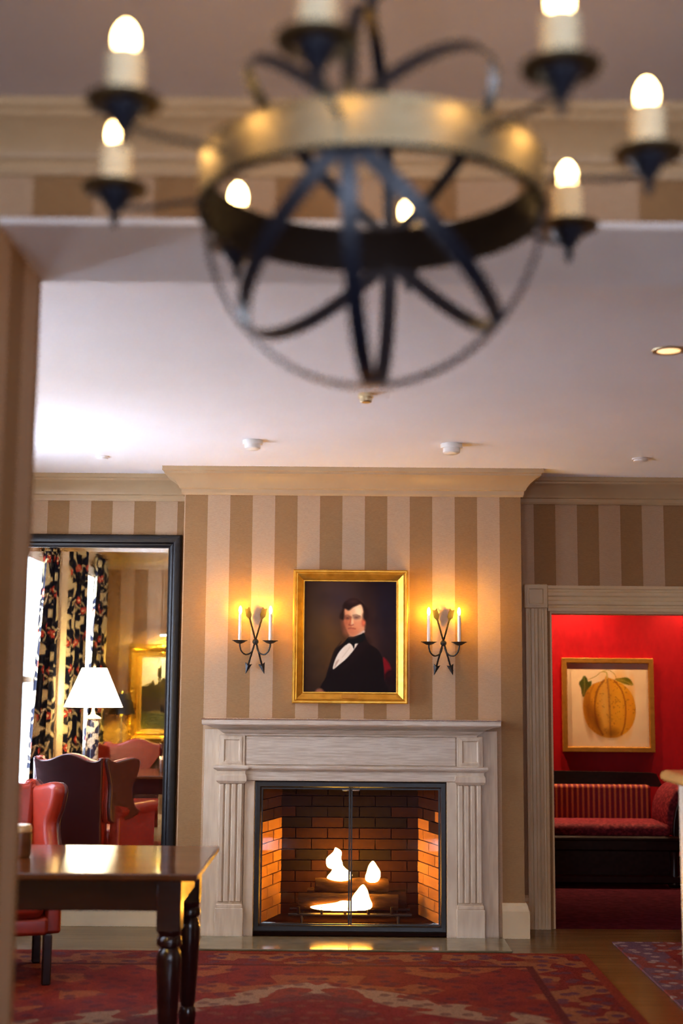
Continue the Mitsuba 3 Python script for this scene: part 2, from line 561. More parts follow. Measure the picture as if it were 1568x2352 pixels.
# the wall with the wide opening
JX0, JX1, ZS = -.783, 1.62, 2.5
struct('wall_left', box(-3.6, JX0, Y0, Y1, 0, 2.9), 'wallpaper', 'striped wallpaper on the left side of the wide opening')
struct('wall_right', box(JX1, 3.6, Y0, Y1, 0, 2.9), 'wallpaper', 'striped wallpaper on the right side of the wide opening')
struct('wall_header', box(JX0, JX1, Y0, Y1, ZS + .004, 2.9), 'wallpaper', 'strip of wallpaper above the wide opening')
struct('trim_soffit', box(JX0, JX1, Y0 + .002, Y1 - .002, ZS - .012, ZS + .004), 'ceiling_white', 'painted underside of the wide opening')

# lounge side walls; two windows in the left one
WIN = [(3.98, 5.05, .55, 2.5), (6.15, 7.4, .55, 2.44)]
lw = [box(XL - .22, XL, Y1, 8.5, 0, .55), box(XL - .22, XL, Y1, 8.5, 2.5, 2.9)]
for a, b in ((Y1, 3.98), (5.05, 6.15), (7.4, 8.5)):
    lw.append(box(XL - .22, XL, a, b, .55, 2.5))
struct('wall_windows', cat(*lw), 'wallpaper', 'striped left wall of the lounge with two tall windows')
struct('wall_east', box(XR, XR + .2, Y1, 8.5, 0, 2.9), 'wallpaper', 'striped right wall of the lounge')
for i, (a, b, z0, z1) in enumerate(WIN):
    fr = []
    for q in (cbox(XL - .09, XL + .02, a - .06, a + .035, z0 - .06, z1 + .06), cbox(XL - .09, XL + .02, b - .035, b + .06, z0 - .06, z1 + .06),
              cbox(XL - .09, XL + .02, a, b, z1 - .035, z1 + .06), cbox(XL - .09, XL + .04, a - .08, b + .08, z0 - .06, z0 + .02)):
        fr.append(q)
    w = struct(f'window_{i + 1}', cat(*fr), 'trim_white', 'tall white sash window reflected in the black framed mirror')
    zm = (z0 + z1) / 2
    part(w, 'sash_rail', cbox(XL - .08, XL - .03, a + .03, b - .03, zm - .025, zm + .025), 'trim_white')
    part(w, 'muntin', cbox(XL - .075, XL - .045, (a + b) / 2 - .012, (a + b) / 2 + .012, z0, z1), 'trim_white')
    for c0, c1 in ((z0 + .02, z1 - .03),):
        g = np.array([[XL - .085, a + .03, c0], [XL - .085, b - .03, c0], [XL - .085, b - .03, c1], [XL - .085, a + .03, c1]])
        part(w, 'pane', trimesh.Trimesh(g, [[0, 1, 2], [0, 2, 3]], process=False), 'glow', emit=DAY_FAR)

struct('trim_4', cbox(XL, XL + .085, 5.57, 5.8, 0, ZC - .15, .006), 'trim_cream', 'plain tan pier between the two curtained windows, seen in the mirror')

# chimney breast and recess walls
OX0, OX1, OZ = -.502, .638, .9
struct('wall_chimney', cat(box(-.965, OX0 - .03, YB, 8.5, 0, 2.9), box(OX1 + .03, 1.1, YB, 8.5, 0, 2.9), box(OX0 - .03, OX1 + .03, YB, 8.5, OZ + .03, 2.9)),
       'wallpaper', 'chimney breast papered in beige and tan stripes')
struct('wall_recess', box(XL - .2, -.965, YR, YR + .25, 0, 2.9), 'wallpaper', 'striped recess to the left of the chimney breast')
DX0, DX1, DZ = 1.318, 2.62, 1.94
struct('wall_doorway', cat(box(1.1, DX0, YR, YR + .16, 0, 2.9), box(DX0, DX1, YR, YR + .16, DZ, 2.9), box(DX1, XR + .2, YR, YR + .16, 0, 2.9)),
       'wallpaper', 'striped wall around the doorway to the red room')
struct('trim_lining', cat(box(DX0 - .006, DX0 + .012, YR + .002, YR + .158, 0, DZ), box(DX1 - .012, DX1 + .006, YR + .002, YR + .158, 0, DZ), box(DX0, DX1, YR + .002, YR + .158, DZ - .014, DZ + .004)),
       'trim_cream', 'painted lining of the doorway')

# red room
struct('wall_red', box(.6, 4.2, 10.75, 10.9, 0, 2.65), 'red_wall', 'crimson back wall of the red room')
struct('wall_red_left', box(.6, .75, 8.42, 10.75, 0, 2.65), 'red_wall', 'crimson left wall of the red room')
struct('wall_red_right', box(4.05, 4.2, 8.42, 10.75, 0, 2.65), 'red_wall', 'crimson right wall of the red room')
struct('baseboard_red', cbox(.75, 4.05, 10.73, 10.75, 0, .14), 'black_wood')

# front room (camera side)
struct('wall_west', box(-3.7, -3.5, -3.2, Y0, 0, 2.86), 'wallpaper', 'left wall of the front room')
struct('wall_front_right', box(3.5, 3.7, -3.2, Y0, 0, 2.86), 'wallpaper', 'right wall of the front room')
NW = [(-2.3, -.9, .7, 2.35), (1.3, 2.9, .7, 2.35)]
bw = [box(-3.6, 3.6, -3.3, -3.1, 0, .7), box(-3.6, 3.6, -3.3, -3.1, 2.35, 2.86)]
for a, b in ((-3.6, -2.3), (-.9, 1.3), (2.9, 3.6)):
    bw.append(box(a, b, -3.3, -3.1, .7, 2.35))
struct('wall_front', cat(*bw), 'wallpaper', 'wall behind the camera with two windows')
for i, (a, b, z0, z1) in enumerate(NW):
    w = struct(f'window_{i + 3}', cat(cbox(a - .06, a + .04, -3.2, -3.08, z0 - .06, z1 + .06), cbox(b - .04, b + .06, -3.2, -3.08, z0 - .06, z1 + .06),
                                       cbox(a, b, -3.2, -3.08, z1 - .04, z1 + .06), cbox(a - .08, b + .08, -3.2, -3.06, z0 - .06, z0 + .02)), 'trim_white',
               'sash window of the front room')
    zm = (z0 + z1) / 2
    part(w, 'sash_rail', cbox(a + .03, b - .03, -3.19, -3.14, zm - .025, zm + .025), 'trim_white')
    part(w, 'muntin', cbox((a + b) / 2 - .012, (a + b) / 2 + .012, -3.185, -3.155, z0, z1), 'trim_white')
    for c0, c1 in ((z0 + .02, z1 - .03),):
        g = np.array([[a + .03, -3.195, c0], [a + .03, -3.195, c1], [b - .03, -3.195, c1], [b - .03, -3.195, c0]])
        part(w, 'pane', trimesh.Trimesh(g, [[0, 1, 2], [0, 2, 3]], process=False), 'glow', emit=DAY_NEAR)

# crown mouldings, baseboards
CROWN = [(0, 0), (.012, 0), (.018, .012), (.018, .034), (.03, .04), (.034, .052), (.05, .075), (.078, .1), (.1, .112), (.112, .118), (.112, .13), (.125, .135), (.125, .16), (0, .16)]
path = [(XL, Y1), (XR, Y1), (XR, YR), (1.1, YR), (1.1, YB), (-.965, YB), (-.965, YR), (XL, YR)]
struct('trim_1', mold(path, [(d, ZC - .16 + h) for d, h in CROWN], closed=True), 'trim_tan', 'cream crown moulding around the lounge ceiling', smooth=25)
path = [(-3.5, -3.1), (3.5, -3.1), (3.5, Y0), (-3.5, Y0)]
struct('trim_2', mold(path, [(d * .9, 2.74 - .14 + h * .875) for d, h in CROWN], closed=True), 'trim_tan', 'cream crown moulding of the front room', smooth=25)
BASE = [(0, 0), (.026, 0), (.026, .155), (.02, .165), (.016, .185), (.008, .2), (0, .2)]
struct('baseboard_left', mold([(-.965, YB + .01), (-.965, YR), (XL, YR)], BASE), 'trim_cream', 'cream baseboard below the mirror')
struct('baseboard_right', mold([(1.17, YR), (1.1, YR), (1.1, YB), (.965, YB)], BASE), 'trim_cream', 'cream baseboard at the corner of the chimney breast')
struct('baseboard_windows', mold([(XL, YR), (XL, Y1)], BASE), 'trim_cream')
struct('baseboard_near', mold([(XL, Y1), (JX0, Y1)], BASE), 'trim_cream')

# doorway casing with fluted boards and corner blocks
CAS = [(0, 0), (0, .026), (.016, .026), (.02, .018), (.03, .016), (.036, .026), (.052, .027), (.06, .017), (.074, .017), (.082, .027), (.098, .026), (.104, .016), (.114, .018), (.118, .026), (.134, .026), (.134, 0)]
casing = struct('trim_3', loops([np.array([(1.163 + u, YR - h, z) for u, h in CAS]) for z in (.0, 1.955)]), 'trim_cream', 'fluted cream casing of the doorway to the red room')
part(casing, 'head_board', loops([np.array([(x, YR - h, 1.94 + u * 1.2) for u, h in CAS]) for x in (1.304, DX1 + .02)]), 'trim_cream')
part(casing, 'side_board', loops([np.array([(DX1 - .0 + u, YR - h, z) for u, h in CAS]) for z in (.0, 1.955)]), 'trim_cream')
for x in (1.152, DX1 - .006):
    b = part(casing, 'corner_block', cbox(x, x + .15, YR - .036, YR, 1.955, 2.108, .006), 'trim_cream')
    part(b, 'block_panel', frame_mesh(x + .018, x + .132, 1.973, 2.09, YR - .036, [(0, 0), (0, .006), (.01, .006), (.016, 0)]), 'trim_cream')

# ------------------------------------------------------------------ fireplace
CX = .068


def sym(fn):
    for s in (-1, 1):
        yield fn(s)


def sx(s, a, b):
    """x range mirrored about the mantel's centre line"""
    return (CX + a, CX + b) if s > 0 else (CX - b, CX - a)


fm = thing('fireplace_mantel', 'pale limed wood fireplace mantel with fluted pilasters below the portrait', 'mantel')
part(fm, 'shelf', mold([(CX - .79, YB - .001), (CX - .79, 7.87), (CX + .79, 7.87), (CX + .79, YB - .001)][::-1],
                       [(-.02, 1.2), (.0, 1.2), (.012, 1.208), (.03, 1.212), (.05, 1.222), (.066, 1.226), (.084, 1.228), (.09, 1.234), (.09, 1.258), (.084, 1.265), (-.02, 1.265)]), 'limed_wood')
part(fm, 'shelf_top', cbox(CX - .79, CX + .79, 7.87, YB, 1.236, 1.2655, .001), 'limed_wood')
part(fm, 'shelf_edge', mold([(CX - .79, YB - .001), (CX - .79, 7.87), (CX + .79, 7.87), (CX + .79, YB - .001)][::-1], [(.088, 1.26), (.0925, 1.26), (.0925, 1.266), (.088, 1.2665)]), 'limed_edge', label='red-brown worn edge of the shelf')
part(fm, 'cornice', mold([(CX - .74, YB - .001), (CX - .74, 7.885), (CX + .74, 7.885), (CX + .74, YB - .001)][::-1],
                         [(-.02, 1.165), (.006, 1.165), (.01, 1.175), (.024, 1.182), (.04, 1.196), (.044, 1.201), (-.02, 1.201)]), 'limed_wood')
part(fm, 'frieze', cat(cbox(CX - .64, CX + .64, 7.9, YB, .985, 1.18, .002), cbox(CX - .625, CX + .625, 7.89, 7.905, .992, 1.166, .006)), 'limed_wood')
for s in (-1, 1):
    part(fm, 'backboard', cbox(*sx(s, .57, .875), 7.925, YB, 0, 1.2, .002), 'limed_upright')
part(fm, 'ledge', mold([(CX - .79, YB - .001), (CX - .79, 7.885), (CX - .63, 7.885), (CX - .63, 7.9), (CX + .63, 7.9), (CX + .63, 7.885), (CX + .79, 7.885), (CX + .79, YB - .001)][::-1],
                       [(-.02, .955), (.002, .955), (.008, .962), (.02, .968), (.024, .976), (.024, .986), (.016, .99), (-.02, .99)]), 'limed_wood')
part(fm, 'architrave', cat(cbox(CX - .64, CX + .64, 7.905, YB, .9, .958, .003)), 'limed_wood')
for s in (-1, 1):
    a, b = sx(s, .63, .785)
    k = part(fm, 'corner_block', cbox(a, b, 7.885, YB, .985, 1.168, .003), 'limed_upright')
    part(k, 'block_panel', frame_mesh(a + .018, b - .018, 1.0, 1.155, 7.885, [(0, 0), (0, .006), (.012, .008), (.02, 0)]), 'limed_upright')
    p = part(fm, 'pilaster', cat(box(a + .004, b - .004, 7.9, YB, .17, .9), *[cbox(a + .004 + .0367 * j, a + .026 + .0367 * j + .011, 7.885, 7.902, .2, .885, .008) for j in range(4)]), 'limed_upright')
    part(p, 'capital', mold([(a - .0, YB - .001), (a - .0, 7.885), (b, 7.885), (b, YB - .001)][::-1], [(-.02, .885), (.002, .885), (.012, .9), (.012, .93), (.004, .94), (.004, .956), (-.02, .956)]), 'limed_upright')
    part(p, 'plinth', cat(cbox(a - .006, b + .006, 7.872, YB, 0, .17, .004), cbox(a - .001, b + .001, 7.879, YB, .168, .19, .004)), 'limed_upright')
    a, b = sx(s, .57, .632)
    part(fm, 'jamb_board', cbox(a, b, 7.91, YB, 0, .902, .003), 'limed_upright')

# firebox lined with bricks
fb = thing('firebox', 'brick lined firebox glowing orange behind the fireplace doors', 'fireplace')
part(fb, 'lining', cat(box(OX0 - .03, OX1 + .03, 8.47, 8.49, 0, .95), box(OX0 - .03, OX0 - .012, YB + .005, 8.48, 0, .95), box(OX1 + .012, OX1 + .03, YB + .005, 8.48, 0, .95), box(OX0 - .03, OX1 + .03, YB + .005, 8.48, .915, .93)), 'mortar', label='sooty mortar behind the bricks')
part(fb, 'firebox_floor', cbox(OX0 - .02, OX1 + .02, YB + .004, 8.47, .002, .05, .004), 'fire_brick_dark')
rng = np.random.default_rng(4)
bx = np.array([[x, y, z] for x in (0, 1) for y in (0, 1) for z in (0, 1)], float)


def brick_wall(p0, p1, nrm, ms):
    """courses of bricks on the wall from p0 to p1 (plan), standing proud along nrm"""
    p0, p1, nrm = map(lambda q: np.array([*q, 0.]), (p0, p1, nrm))
    L = np.linalg.norm(p1 - p0)
    t = (p1 - p0) / L
    z, row = .052, 0
    while z < .88:
        u = -.1 * (row % 2)
        while u < L - .02:
            a, b = max(u, 0) + .003, min(u + .2, L) - .003
            if b - a > .03:
                d = .022 + rng.uniform(-.004, .004)
                o = p0 + t * a + [0, 0, z]
                v = [o + t * (b - a) * q[0] + nrm * (d * q[1]) + np.array([0, 0, .06 * q[2]]) for q in (bx - [0, .3, 0])]
                m = trimesh.convex.convex_hull(np.array(v))
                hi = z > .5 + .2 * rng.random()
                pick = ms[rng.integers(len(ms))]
                part(fb, 'brick', m, pick if not hi else ('fire_brick_black' if nrm[1] < -.5 else 'fire_brick_dark'))  # upper courses always take the darker brick colours
            u += .2
        z += .066
        row += 1


brick_wall((OX0 + .13, 8.43), (OX1 - .13, 8.43), (0, -1), ['fire_brick_black', 'fire_brick_dark', 'fire_brick_dark'])
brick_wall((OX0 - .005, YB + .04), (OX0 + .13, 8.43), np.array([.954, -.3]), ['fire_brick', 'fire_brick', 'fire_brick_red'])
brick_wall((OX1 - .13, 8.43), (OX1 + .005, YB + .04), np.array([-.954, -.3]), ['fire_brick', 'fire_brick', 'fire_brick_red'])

# glass doors
fd = thing('fireplace_doors', 'black metal fireplace doors with clear glass in the mantel opening', 'fireplace screen')
x0, x1, z0, z1 = OX0 + .002, OX1 - .002, .03, OZ - .002
part(fd, 'frame', frame_mesh(x0, x1, z0, z1, 7.935, [(0, 0), (0, .02), (.008, .026), (.03, .026), (.036, .018), (.036, 0)]), 'black_iron')
xm = (x0 + x1) / 2
for s in (-1, 1):
    a, b = (x0 + .038, xm - .002) if s < 0 else (xm + .002, x1 - .038)
    d = part(fd, 'door', frame_mesh(a, b, z0 + .038, z1 - .038, 7.93, [(0, 0), (0, .008), (.009, .008), (.009, 0)]), 'black_iron')
    g = np.array([[a + .006, 7.926, z0 + .042], [b - .006, 7.926, z0 + .042], [b - .006, 7.926, z1 - .042], [a + .006, 7.926, z1 - .042]])
    part(d, 'pane', trimesh.Trimesh(g, [[0, 1, 2], [0, 2, 3]], process=False), 'pane_glass')
    hx = xm + s * .03
    part(d, 'handle', tube([(hx - .02, 7.918, z1 - .05), (hx - .018, 7.9, z1 - .05), (hx + .018, 7.9, z1 - .05), (hx + .02, 7.918, z1 - .05)], .005, 8), 'chrome', label='small chrome handle')

# grate, logs, flames
gr = thing('fire_grate', 'black iron grate carrying the burning logs', 'grate')
part(gr, 'bar', tube([(-.3, 8.1, .1), (.44, 8.1, .1)], .011), 'black_iron')
part(gr, 'bar', tube([(-.3, 8.3, .1), (.44, 8.3, .1)], .011), 'black_iron')
for x in (-.24, -.1, .04, .18, .32):
    part(gr, 'cross_bar', tube([(x, 8.07, .15), (x, 8.08, .115), (x, 8.33, .115), (x, 8.34, .15)], .009, 8), 'black_iron')
for x in (-.22, .36):
    for y in (8.1, 8.3):
        part(gr, 'leg', tube([(x, y, .1), (x, y, .05)], .01, 8), 'black_iron')


def log_mesh(p0, p1, r, seed):
    t = np.linspace(0, 1, 16)
    p = np.outer(1 - t, p0) + np.outer(t, p1)
    p += (meshkit.noise(np.column_stack([t * 3, t * 0, t * 0 + seed])) - .5)[:, None] * .02
    m = tube(p, r * (1 + .15 * (meshkit.noise(np.column_stack([t * 5, t * 0 + seed, t * 0])) - .5)), 16)
    v = m.vertices
    m.vertices = v + m.vertex_normals * ((meshkit.fbm(v * 40, 3, seed) - .5) * .012)[:, None]
    return m


for p0, p1, r, s, l in (((-.24, 8.15, .17), (.36, 8.13, .17), .048, 1, 'charred log lying in front on the grate'),
                        ((-.2, 8.27, .175), (.42, 8.29, .175), .05, 2, 'charred log lying behind on the grate'),
                        ((-.14, 8.2, .262), (.3, 8.24, .25), .042, 3, 'thinner charred log on top of the fire')):
    whole('fire_log', log_mesh(p0, p1, r, s), 'bark', l, 'log', smooth=40)


def flame(x, y, z, w, h, seed, flat=.6):
    t = np.linspace(0, 1, 20)
    r = w * np.sqrt(np.sin(np.pi * np.clip(t, .004, .996) ** .7)) * (1 - .45 * t)
    n = 18
    a = np.arange(n) * 2 * np.pi / n
    rings = []
    for ti, ri in zip(t, r):
        sway = (meshkit.noise(np.array([[ti * 2.5, seed, 0]]))[0] - .5) * w * .8 * ti
        k = 1 + .2 * (meshkit.noise(np.column_stack([np.cos(a) * 1.5, np.sin(a) * 1.5, np.full(n, ti * 3 + seed)])) - .5)
        rings.append(np.stack([x + sway + ri * k * np.cos(a), y + flat * ri * k * np.sin(a), np.full(n, z + h * ti)], 1))
    return loops(rings)


mat('flame_body', [.01, .008, .004], .9, spec=.0)
fi = thing('fire', 'yellow flames burning over the logs in the fireplace', 'fire')
for q in ((0, 8.2, .28, .088, .1, 1, .5), (-.022, 8.21, .35, .062, .13, 2), (.205, 8.19, .275, .055, .13, 3)):
    part(fi, 'flame', flame(*q), 'flame_body', smooth=True, emit=FIRE)
part(fi, 'flame', flame(.02, 8.08, .125, .2, .06, 6, .16), 'flame_body', smooth=True, emit=[c * .85 for c in FIRE])
part(fi, 'flame', flame(.148, 8.08, .13, .07, .15, 7, .5), 'flame_body', smooth=True, emit=[c * .85 for c in FIRE])
whole('hearth_slab', cbox(CX - .86, CX + .9, 7.5, 7.872, .0, .012, .003), 'hearth_stone', 'polished grey-green stone hearth slab in front of the fireplace', 'hearth')

# ------------------------------------------------------------------ portrait above the mantel
FR = [(0, 0), (0, .05), (.006, .056), (.014, .056), (.02, .048), (.026, .05), (.056, .03), (.062, .022), (.068, .022), (.07, .014), (.07, 0)]
po = thing('portrait_painting', 'oil portrait of a man in a black coat and bow tie in a gold frame', 'painting')
PX0, PX1, PZ0, PZ1 = -.288, .405, 1.357, 2.16
for m in rail_pieces(PX0, PX1, PZ0, PZ1, YB - .004, FR):
    part(po, 'frame_rail', m, 'gold_leaf', label='gilded frame rail')
pl = part(po, 'name_plate', extrude(Polygon([(-.052, -.006), (-.046, -.012), (.046, -.012), (.052, -.006), (.052, .006), (.046, .012), (-.046, .012), (-.052, .006)]), .003,
          lambda u, v, d: (.06 + u, YB - .004 - .048 + .6 * (v + .012) - d, 1.4 + v)), 'gold_soft', label='small brass name plate with worn lettering')
P = Paint(1130, 1395, 230, 284, (24, 13, 17))     # drawn in a 1130 x 1395 unit canvas
nz = P.noise(240, 3)
P.ell(330, 640, 340, 640, (112, 78, 38), .9, .85)
P.ell(840, 760, 300, 420, (84, 50, 34), .9, .6)
P.ell(430, 230, 200, 260, (58, 46, 56), .9, .8)
P.ell(1010, 330, 220, 420, (34, 28, 42), .9, .7)
P.lay((nz - .4) * .35, (14, 8, 12))
P.poly([(965, 965), (1000, 975), (1055, 1060), (1075, 1180), (1010, 1210), (965, 1240), (960, 1100)], (128, 18, 26), 14)
P.ell(1060, 1200, 75, 90, (30, 10, 16), .2, .9)
coat = [(250, 1400), (275, 1200), (330, 1010), (385, 860), (470, 790), (540, 720), (600, 680), (720, 660), (790, 780), (890, 850), (945, 930), (975, 1080), (985, 1250), (985, 1400)]
P.poly(coat, (22, 12, 14), 9)
P.poly([(620, 700), (740, 690), (800, 800), (640, 960), (480, 1100), (560, 950)], (32, 18, 20), 40, .7)
P.poly([(460, 760), (400, 870), (360, 1000), (345, 1090), (330, 1040), (370, 880)], (34, 22, 18), 12, .7)
# shirt front, collar, bow
P.poly([(362, 1108), (364, 1050), (395, 960), (440, 880), (500, 815), (560, 778), (600, 800), (640, 765), (668, 772), (600, 880), (520, 975), (430, 1055)], (240, 226, 206), 7)
P.poly([(372, 1096), (390, 1020), (430, 990), (400, 1060)], (176, 140, 116), 10, .7)
P.line([(470, 960), (530, 880), (560, 830)], (206, 186, 160), 4, 8, .6)
P.poly([(540, 640), (548, 560), (720, 555), (728, 640), (640, 700), (570, 695)], (214, 150, 112), 12)
P.poly([(552, 690), (600, 700), (655, 670), (728, 618), (736, 650), (660, 715), (575, 715)], (206, 186, 172), 9)
P.poly([(545, 705), (600, 700), (690, 670), (735, 655), (740, 740), (670, 780), (625, 790), (612, 850), (585, 800), (540, 770), (520, 800), (500, 780)], (16, 16, 18), 7)
# head
P.poly([(490, 330), (480, 450), (500, 560), (540, 650), (590, 690), (640, 670), (700, 590), (725, 500), (730, 380), (700, 300), (600, 270), (520, 290)], (214, 142, 100), 12)
P.ell(660, 380, 70, 95, (250, 226, 184), .6, .95)
P.ell(560, 410, 60, 50, (236, 190, 146), .7, .8)
P.ell(515, 520, 44, 90, (176, 92, 62), .9, .8)
P.ell(660, 560, 60, 70, (228, 150, 108), .8, .8)
P.ell(575, 645, 64, 50, (190, 108, 76), .9, .7)
P.ell(726, 520, 24, 46, (206, 104, 72), .5, 1.)
P.line([(500, 442), (530, 432), (560, 447)], (100, 54, 40), 6, 13, .7)
P.line([(600, 432), (640, 427), (680, 442)], (112, 70, 52), 6, 13, .7)
P.ell(530, 466, 30, 17, (86, 46, 40), .9, .85)
P.ell(640, 458, 38, 19, (84, 54, 52), .9, .85)
P.line([(575, 455), (568, 500), (556, 545)], (158, 70, 48), 6, 11, .7)
P.ell(592, 510, 14, 46, (246, 206, 160), .7, .8)
P.line([(548, 552), (575, 560), (600, 550)], (150, 58, 42), 6, 9, .8)
P.line([(545, 598), (575, 592), (625, 600)], (150, 62, 50), 6, 10, .8)
P.line([(560, 614), (600, 614)], (196, 106, 80), 6, 11, .6)
# hair
P.poly([(478, 380), (500, 350), (545, 370), (590, 335), (640, 310), (690, 290), (715, 330), (735, 420), (760, 470), (785, 430), (770, 340), (720, 270), (650, 225), (570, 220), (500, 260), (470, 320)], (36, 20, 20), 12)
P.poly([(478, 360), (440, 420), (440, 470), (478, 490), (492, 450), (490, 390)], (40, 24, 20), 14)
P.ell(750, 440, 34, 50, (40, 24, 22), .5, .95)
P.ell(600, 258, 60, 30, (74, 46, 44), .9, .6)
P.poly([(150, 1400), (165, 1360), (215, 1350), (250, 1380), (260, 1400)], (148, 92, 66), 14)
CV = (PX0 + .066, PX1 - .066, PZ0 + .066, PZ1 - .066)
m, c = P.mesh(lambda u, v: (CV[0] + u * (CV[1] - CV[0]), YB - .02, CV[3] - v * (CV[3] - CV[2])))
part(po, 'canvas', m, 'picture', color=c, label='dark canvas with the painted man')
part(po, 'backing', cbox(CV[0] - .003, CV[1] + .003, YB - .018, YB - .002, CV[2] - .003, CV[3] + .003), 'black_wood')


# ------------------------------------------------------------------ wall sconces
def sconce(x, z, side):
    k = thing('wall_sconce', f'black iron double candle sconce of crossed arrows to the {side} of the portrait', 'wall sconce', 'crossed arrow wall sconces')
    g = .000236
    y = YB - .045

    def pt(u, v, d=0.):
        return np.array([x + (u - 765) * g, y - d, z - (v - 1290) * g])
    part(k, 'boss', lathe([(0, 0), (.018, 0), (.0185, .012), (.014, .022), (0, .026)], 20).apply_transform(trimesh.transformations.rotation_matrix(math.pi / 2, [1, 0, 0])).apply_translation(pt(765, 1290, -.01)), 'black_iron', smooth=40)
    part(k, 'wall_rod', tube([pt(765, 1290, -.0445), pt(765, 1290, .0)], .009), 'black_iron')
    for s in (-1, 1):
        d = .008 * s
        tail, tip = pt(765 - s * 225, 440, d), pt(765 + s * 240, 2110, d)
        ax = (tip - tail) / np.linalg.norm(tip - tail)
        sd = np.cross(ax, [0, -1, 0])
        a = part(k, 'arrow', tube([tail + ax * .05, tip - ax * .055], .0052), 'matte_iron')

        def flat(pts, th=.005):
            q = [tail + ax * u + sd * v for u, v in pts]
            return trimesh.convex.convex_hull(np.array([p_ + np.array([0, e, 0]) for p_ in q for e in (-th / 2, th / 2)]))
        part(a, 'fletching', cat(flat([(0.005, 0), (-.005, .014), (.045, .017), (.066, .004), (.066, 0)]), flat([(0.005, 0), (-.005, -.014), (.045, -.017), (.066, -.004), (.066, 0)])), 'matte_iron')
        L = np.linalg.norm(tip - tail)
        hd = cat(*[trimesh.convex.convex_hull(np.array([tail + ax * (L - .058), tail + ax * (L - .068) + sd * (e * .021), tip, tail + ax * (L - .05) + np.array([0, -.008, 0]), tail + ax * (L - .05) + np.array([0, .006, 0])])) for e in (-1, 1)])
        part(a, 'arrowhead', hd, 'black_iron')
        cu = 765 + s * 385
        pth = smooth_pts([pt(765 + s * 30, 1400, .01), pt(765 + s * 75, 1530, .015), pt(765 + s * 160, 1605, .02), pt(765 + s * 260, 1610, .03), pt(765 + s * 345, 1530, .04), pt(cu, 1400, .045), pt(cu, 1345, .045)], 6)
        arm = part(k, 'arm', tube(pth, .0046), 'black_iron', smooth=40)
        b = pt(cu, 1345, .045)
        pan = lathe([(0, 0), (.012, .0), (.026, .006), (.036, .013), (.046, .0175), (.047, .019), (.036, .0155), (.026, .009), (.011, .004), (0, .004)], 28, b)
        part(arm, 'drip_pan', pan, 'black_iron', smooth=40)
        cnd = part(k, 'candle', lathe([(0, .004), (.0105, .004), (.0102, .175), (.007, .179), (0, .179)], 16, b), 'candle_wax', smooth=40)
        part(cnd, 'flame_bulb', lathe([(0, .178), (.006, .18), (.0098, .192), (.0105, .2), (.0085, .212), (.004, .222), (0, .226)], 14, b), 'glow', smooth=True, emit=SCONCE)


sconce(-.512, 1.722, 'left')
sconce(.62, 1.722, 'right')

# ------------------------------------------------------------------ tall mirror in the recess
mr = thing('wall_mirror', 'tall mirror in a black moulded frame beside the chimney breast', 'mirror')
MX0, MX1, MZ0, MZ1 = -2.19, -1.008, .22, 2.402
MF = [(0, 0), (0, .03), (.008, .04), (.03, .046), (.05, .04), (.058, .028), (.07, .026), (.078, .02), (.084, .02), (.084, 0)]
for m in rail_pieces(MX0, MX1, MZ0, MZ1, YR - .002, MF):
    part(mr, 'frame_rail', m, 'mirror_frame', smooth=35)
gx0, gx1, gz0, gz1 = MX0 + .082, MX1 - .082, MZ0 + .082, MZ1 - .082
part(mr, 'backing', box(gx0, gx1, YR - .014, YR - .002, gz0, gz1), 'black_wood')
bv = .028
o = [(gx0, gz0), (gx1, gz0), (gx1, gz1), (gx0, gz1)]
i_ = [(gx0 + bv, gz0 + bv), (gx1 - bv, gz0 + bv), (gx1 - bv, gz1 - bv), (gx0 + bv, gz1 - bv)]
v = np.array([(a, YR - .0175, b) for a, b in i_])
part(mr, 'glass', trimesh.Trimesh(v, [[0, 1, 2], [0, 2, 3]], process=False), 'mirror_glass')
v = np.array([(a, YR - .0168, b) for a, b in o] + [(a, YR - .0175, b) for a, b in i_])
f = []
for a in range(4):
    b = (a + 1) % 4
    f += [[a, b, b + 4], [a, b + 4, a + 4]]
part(mr, 'bevelled_edge', trimesh.Trimesh(v, f, process=False), 'mirror_glass')


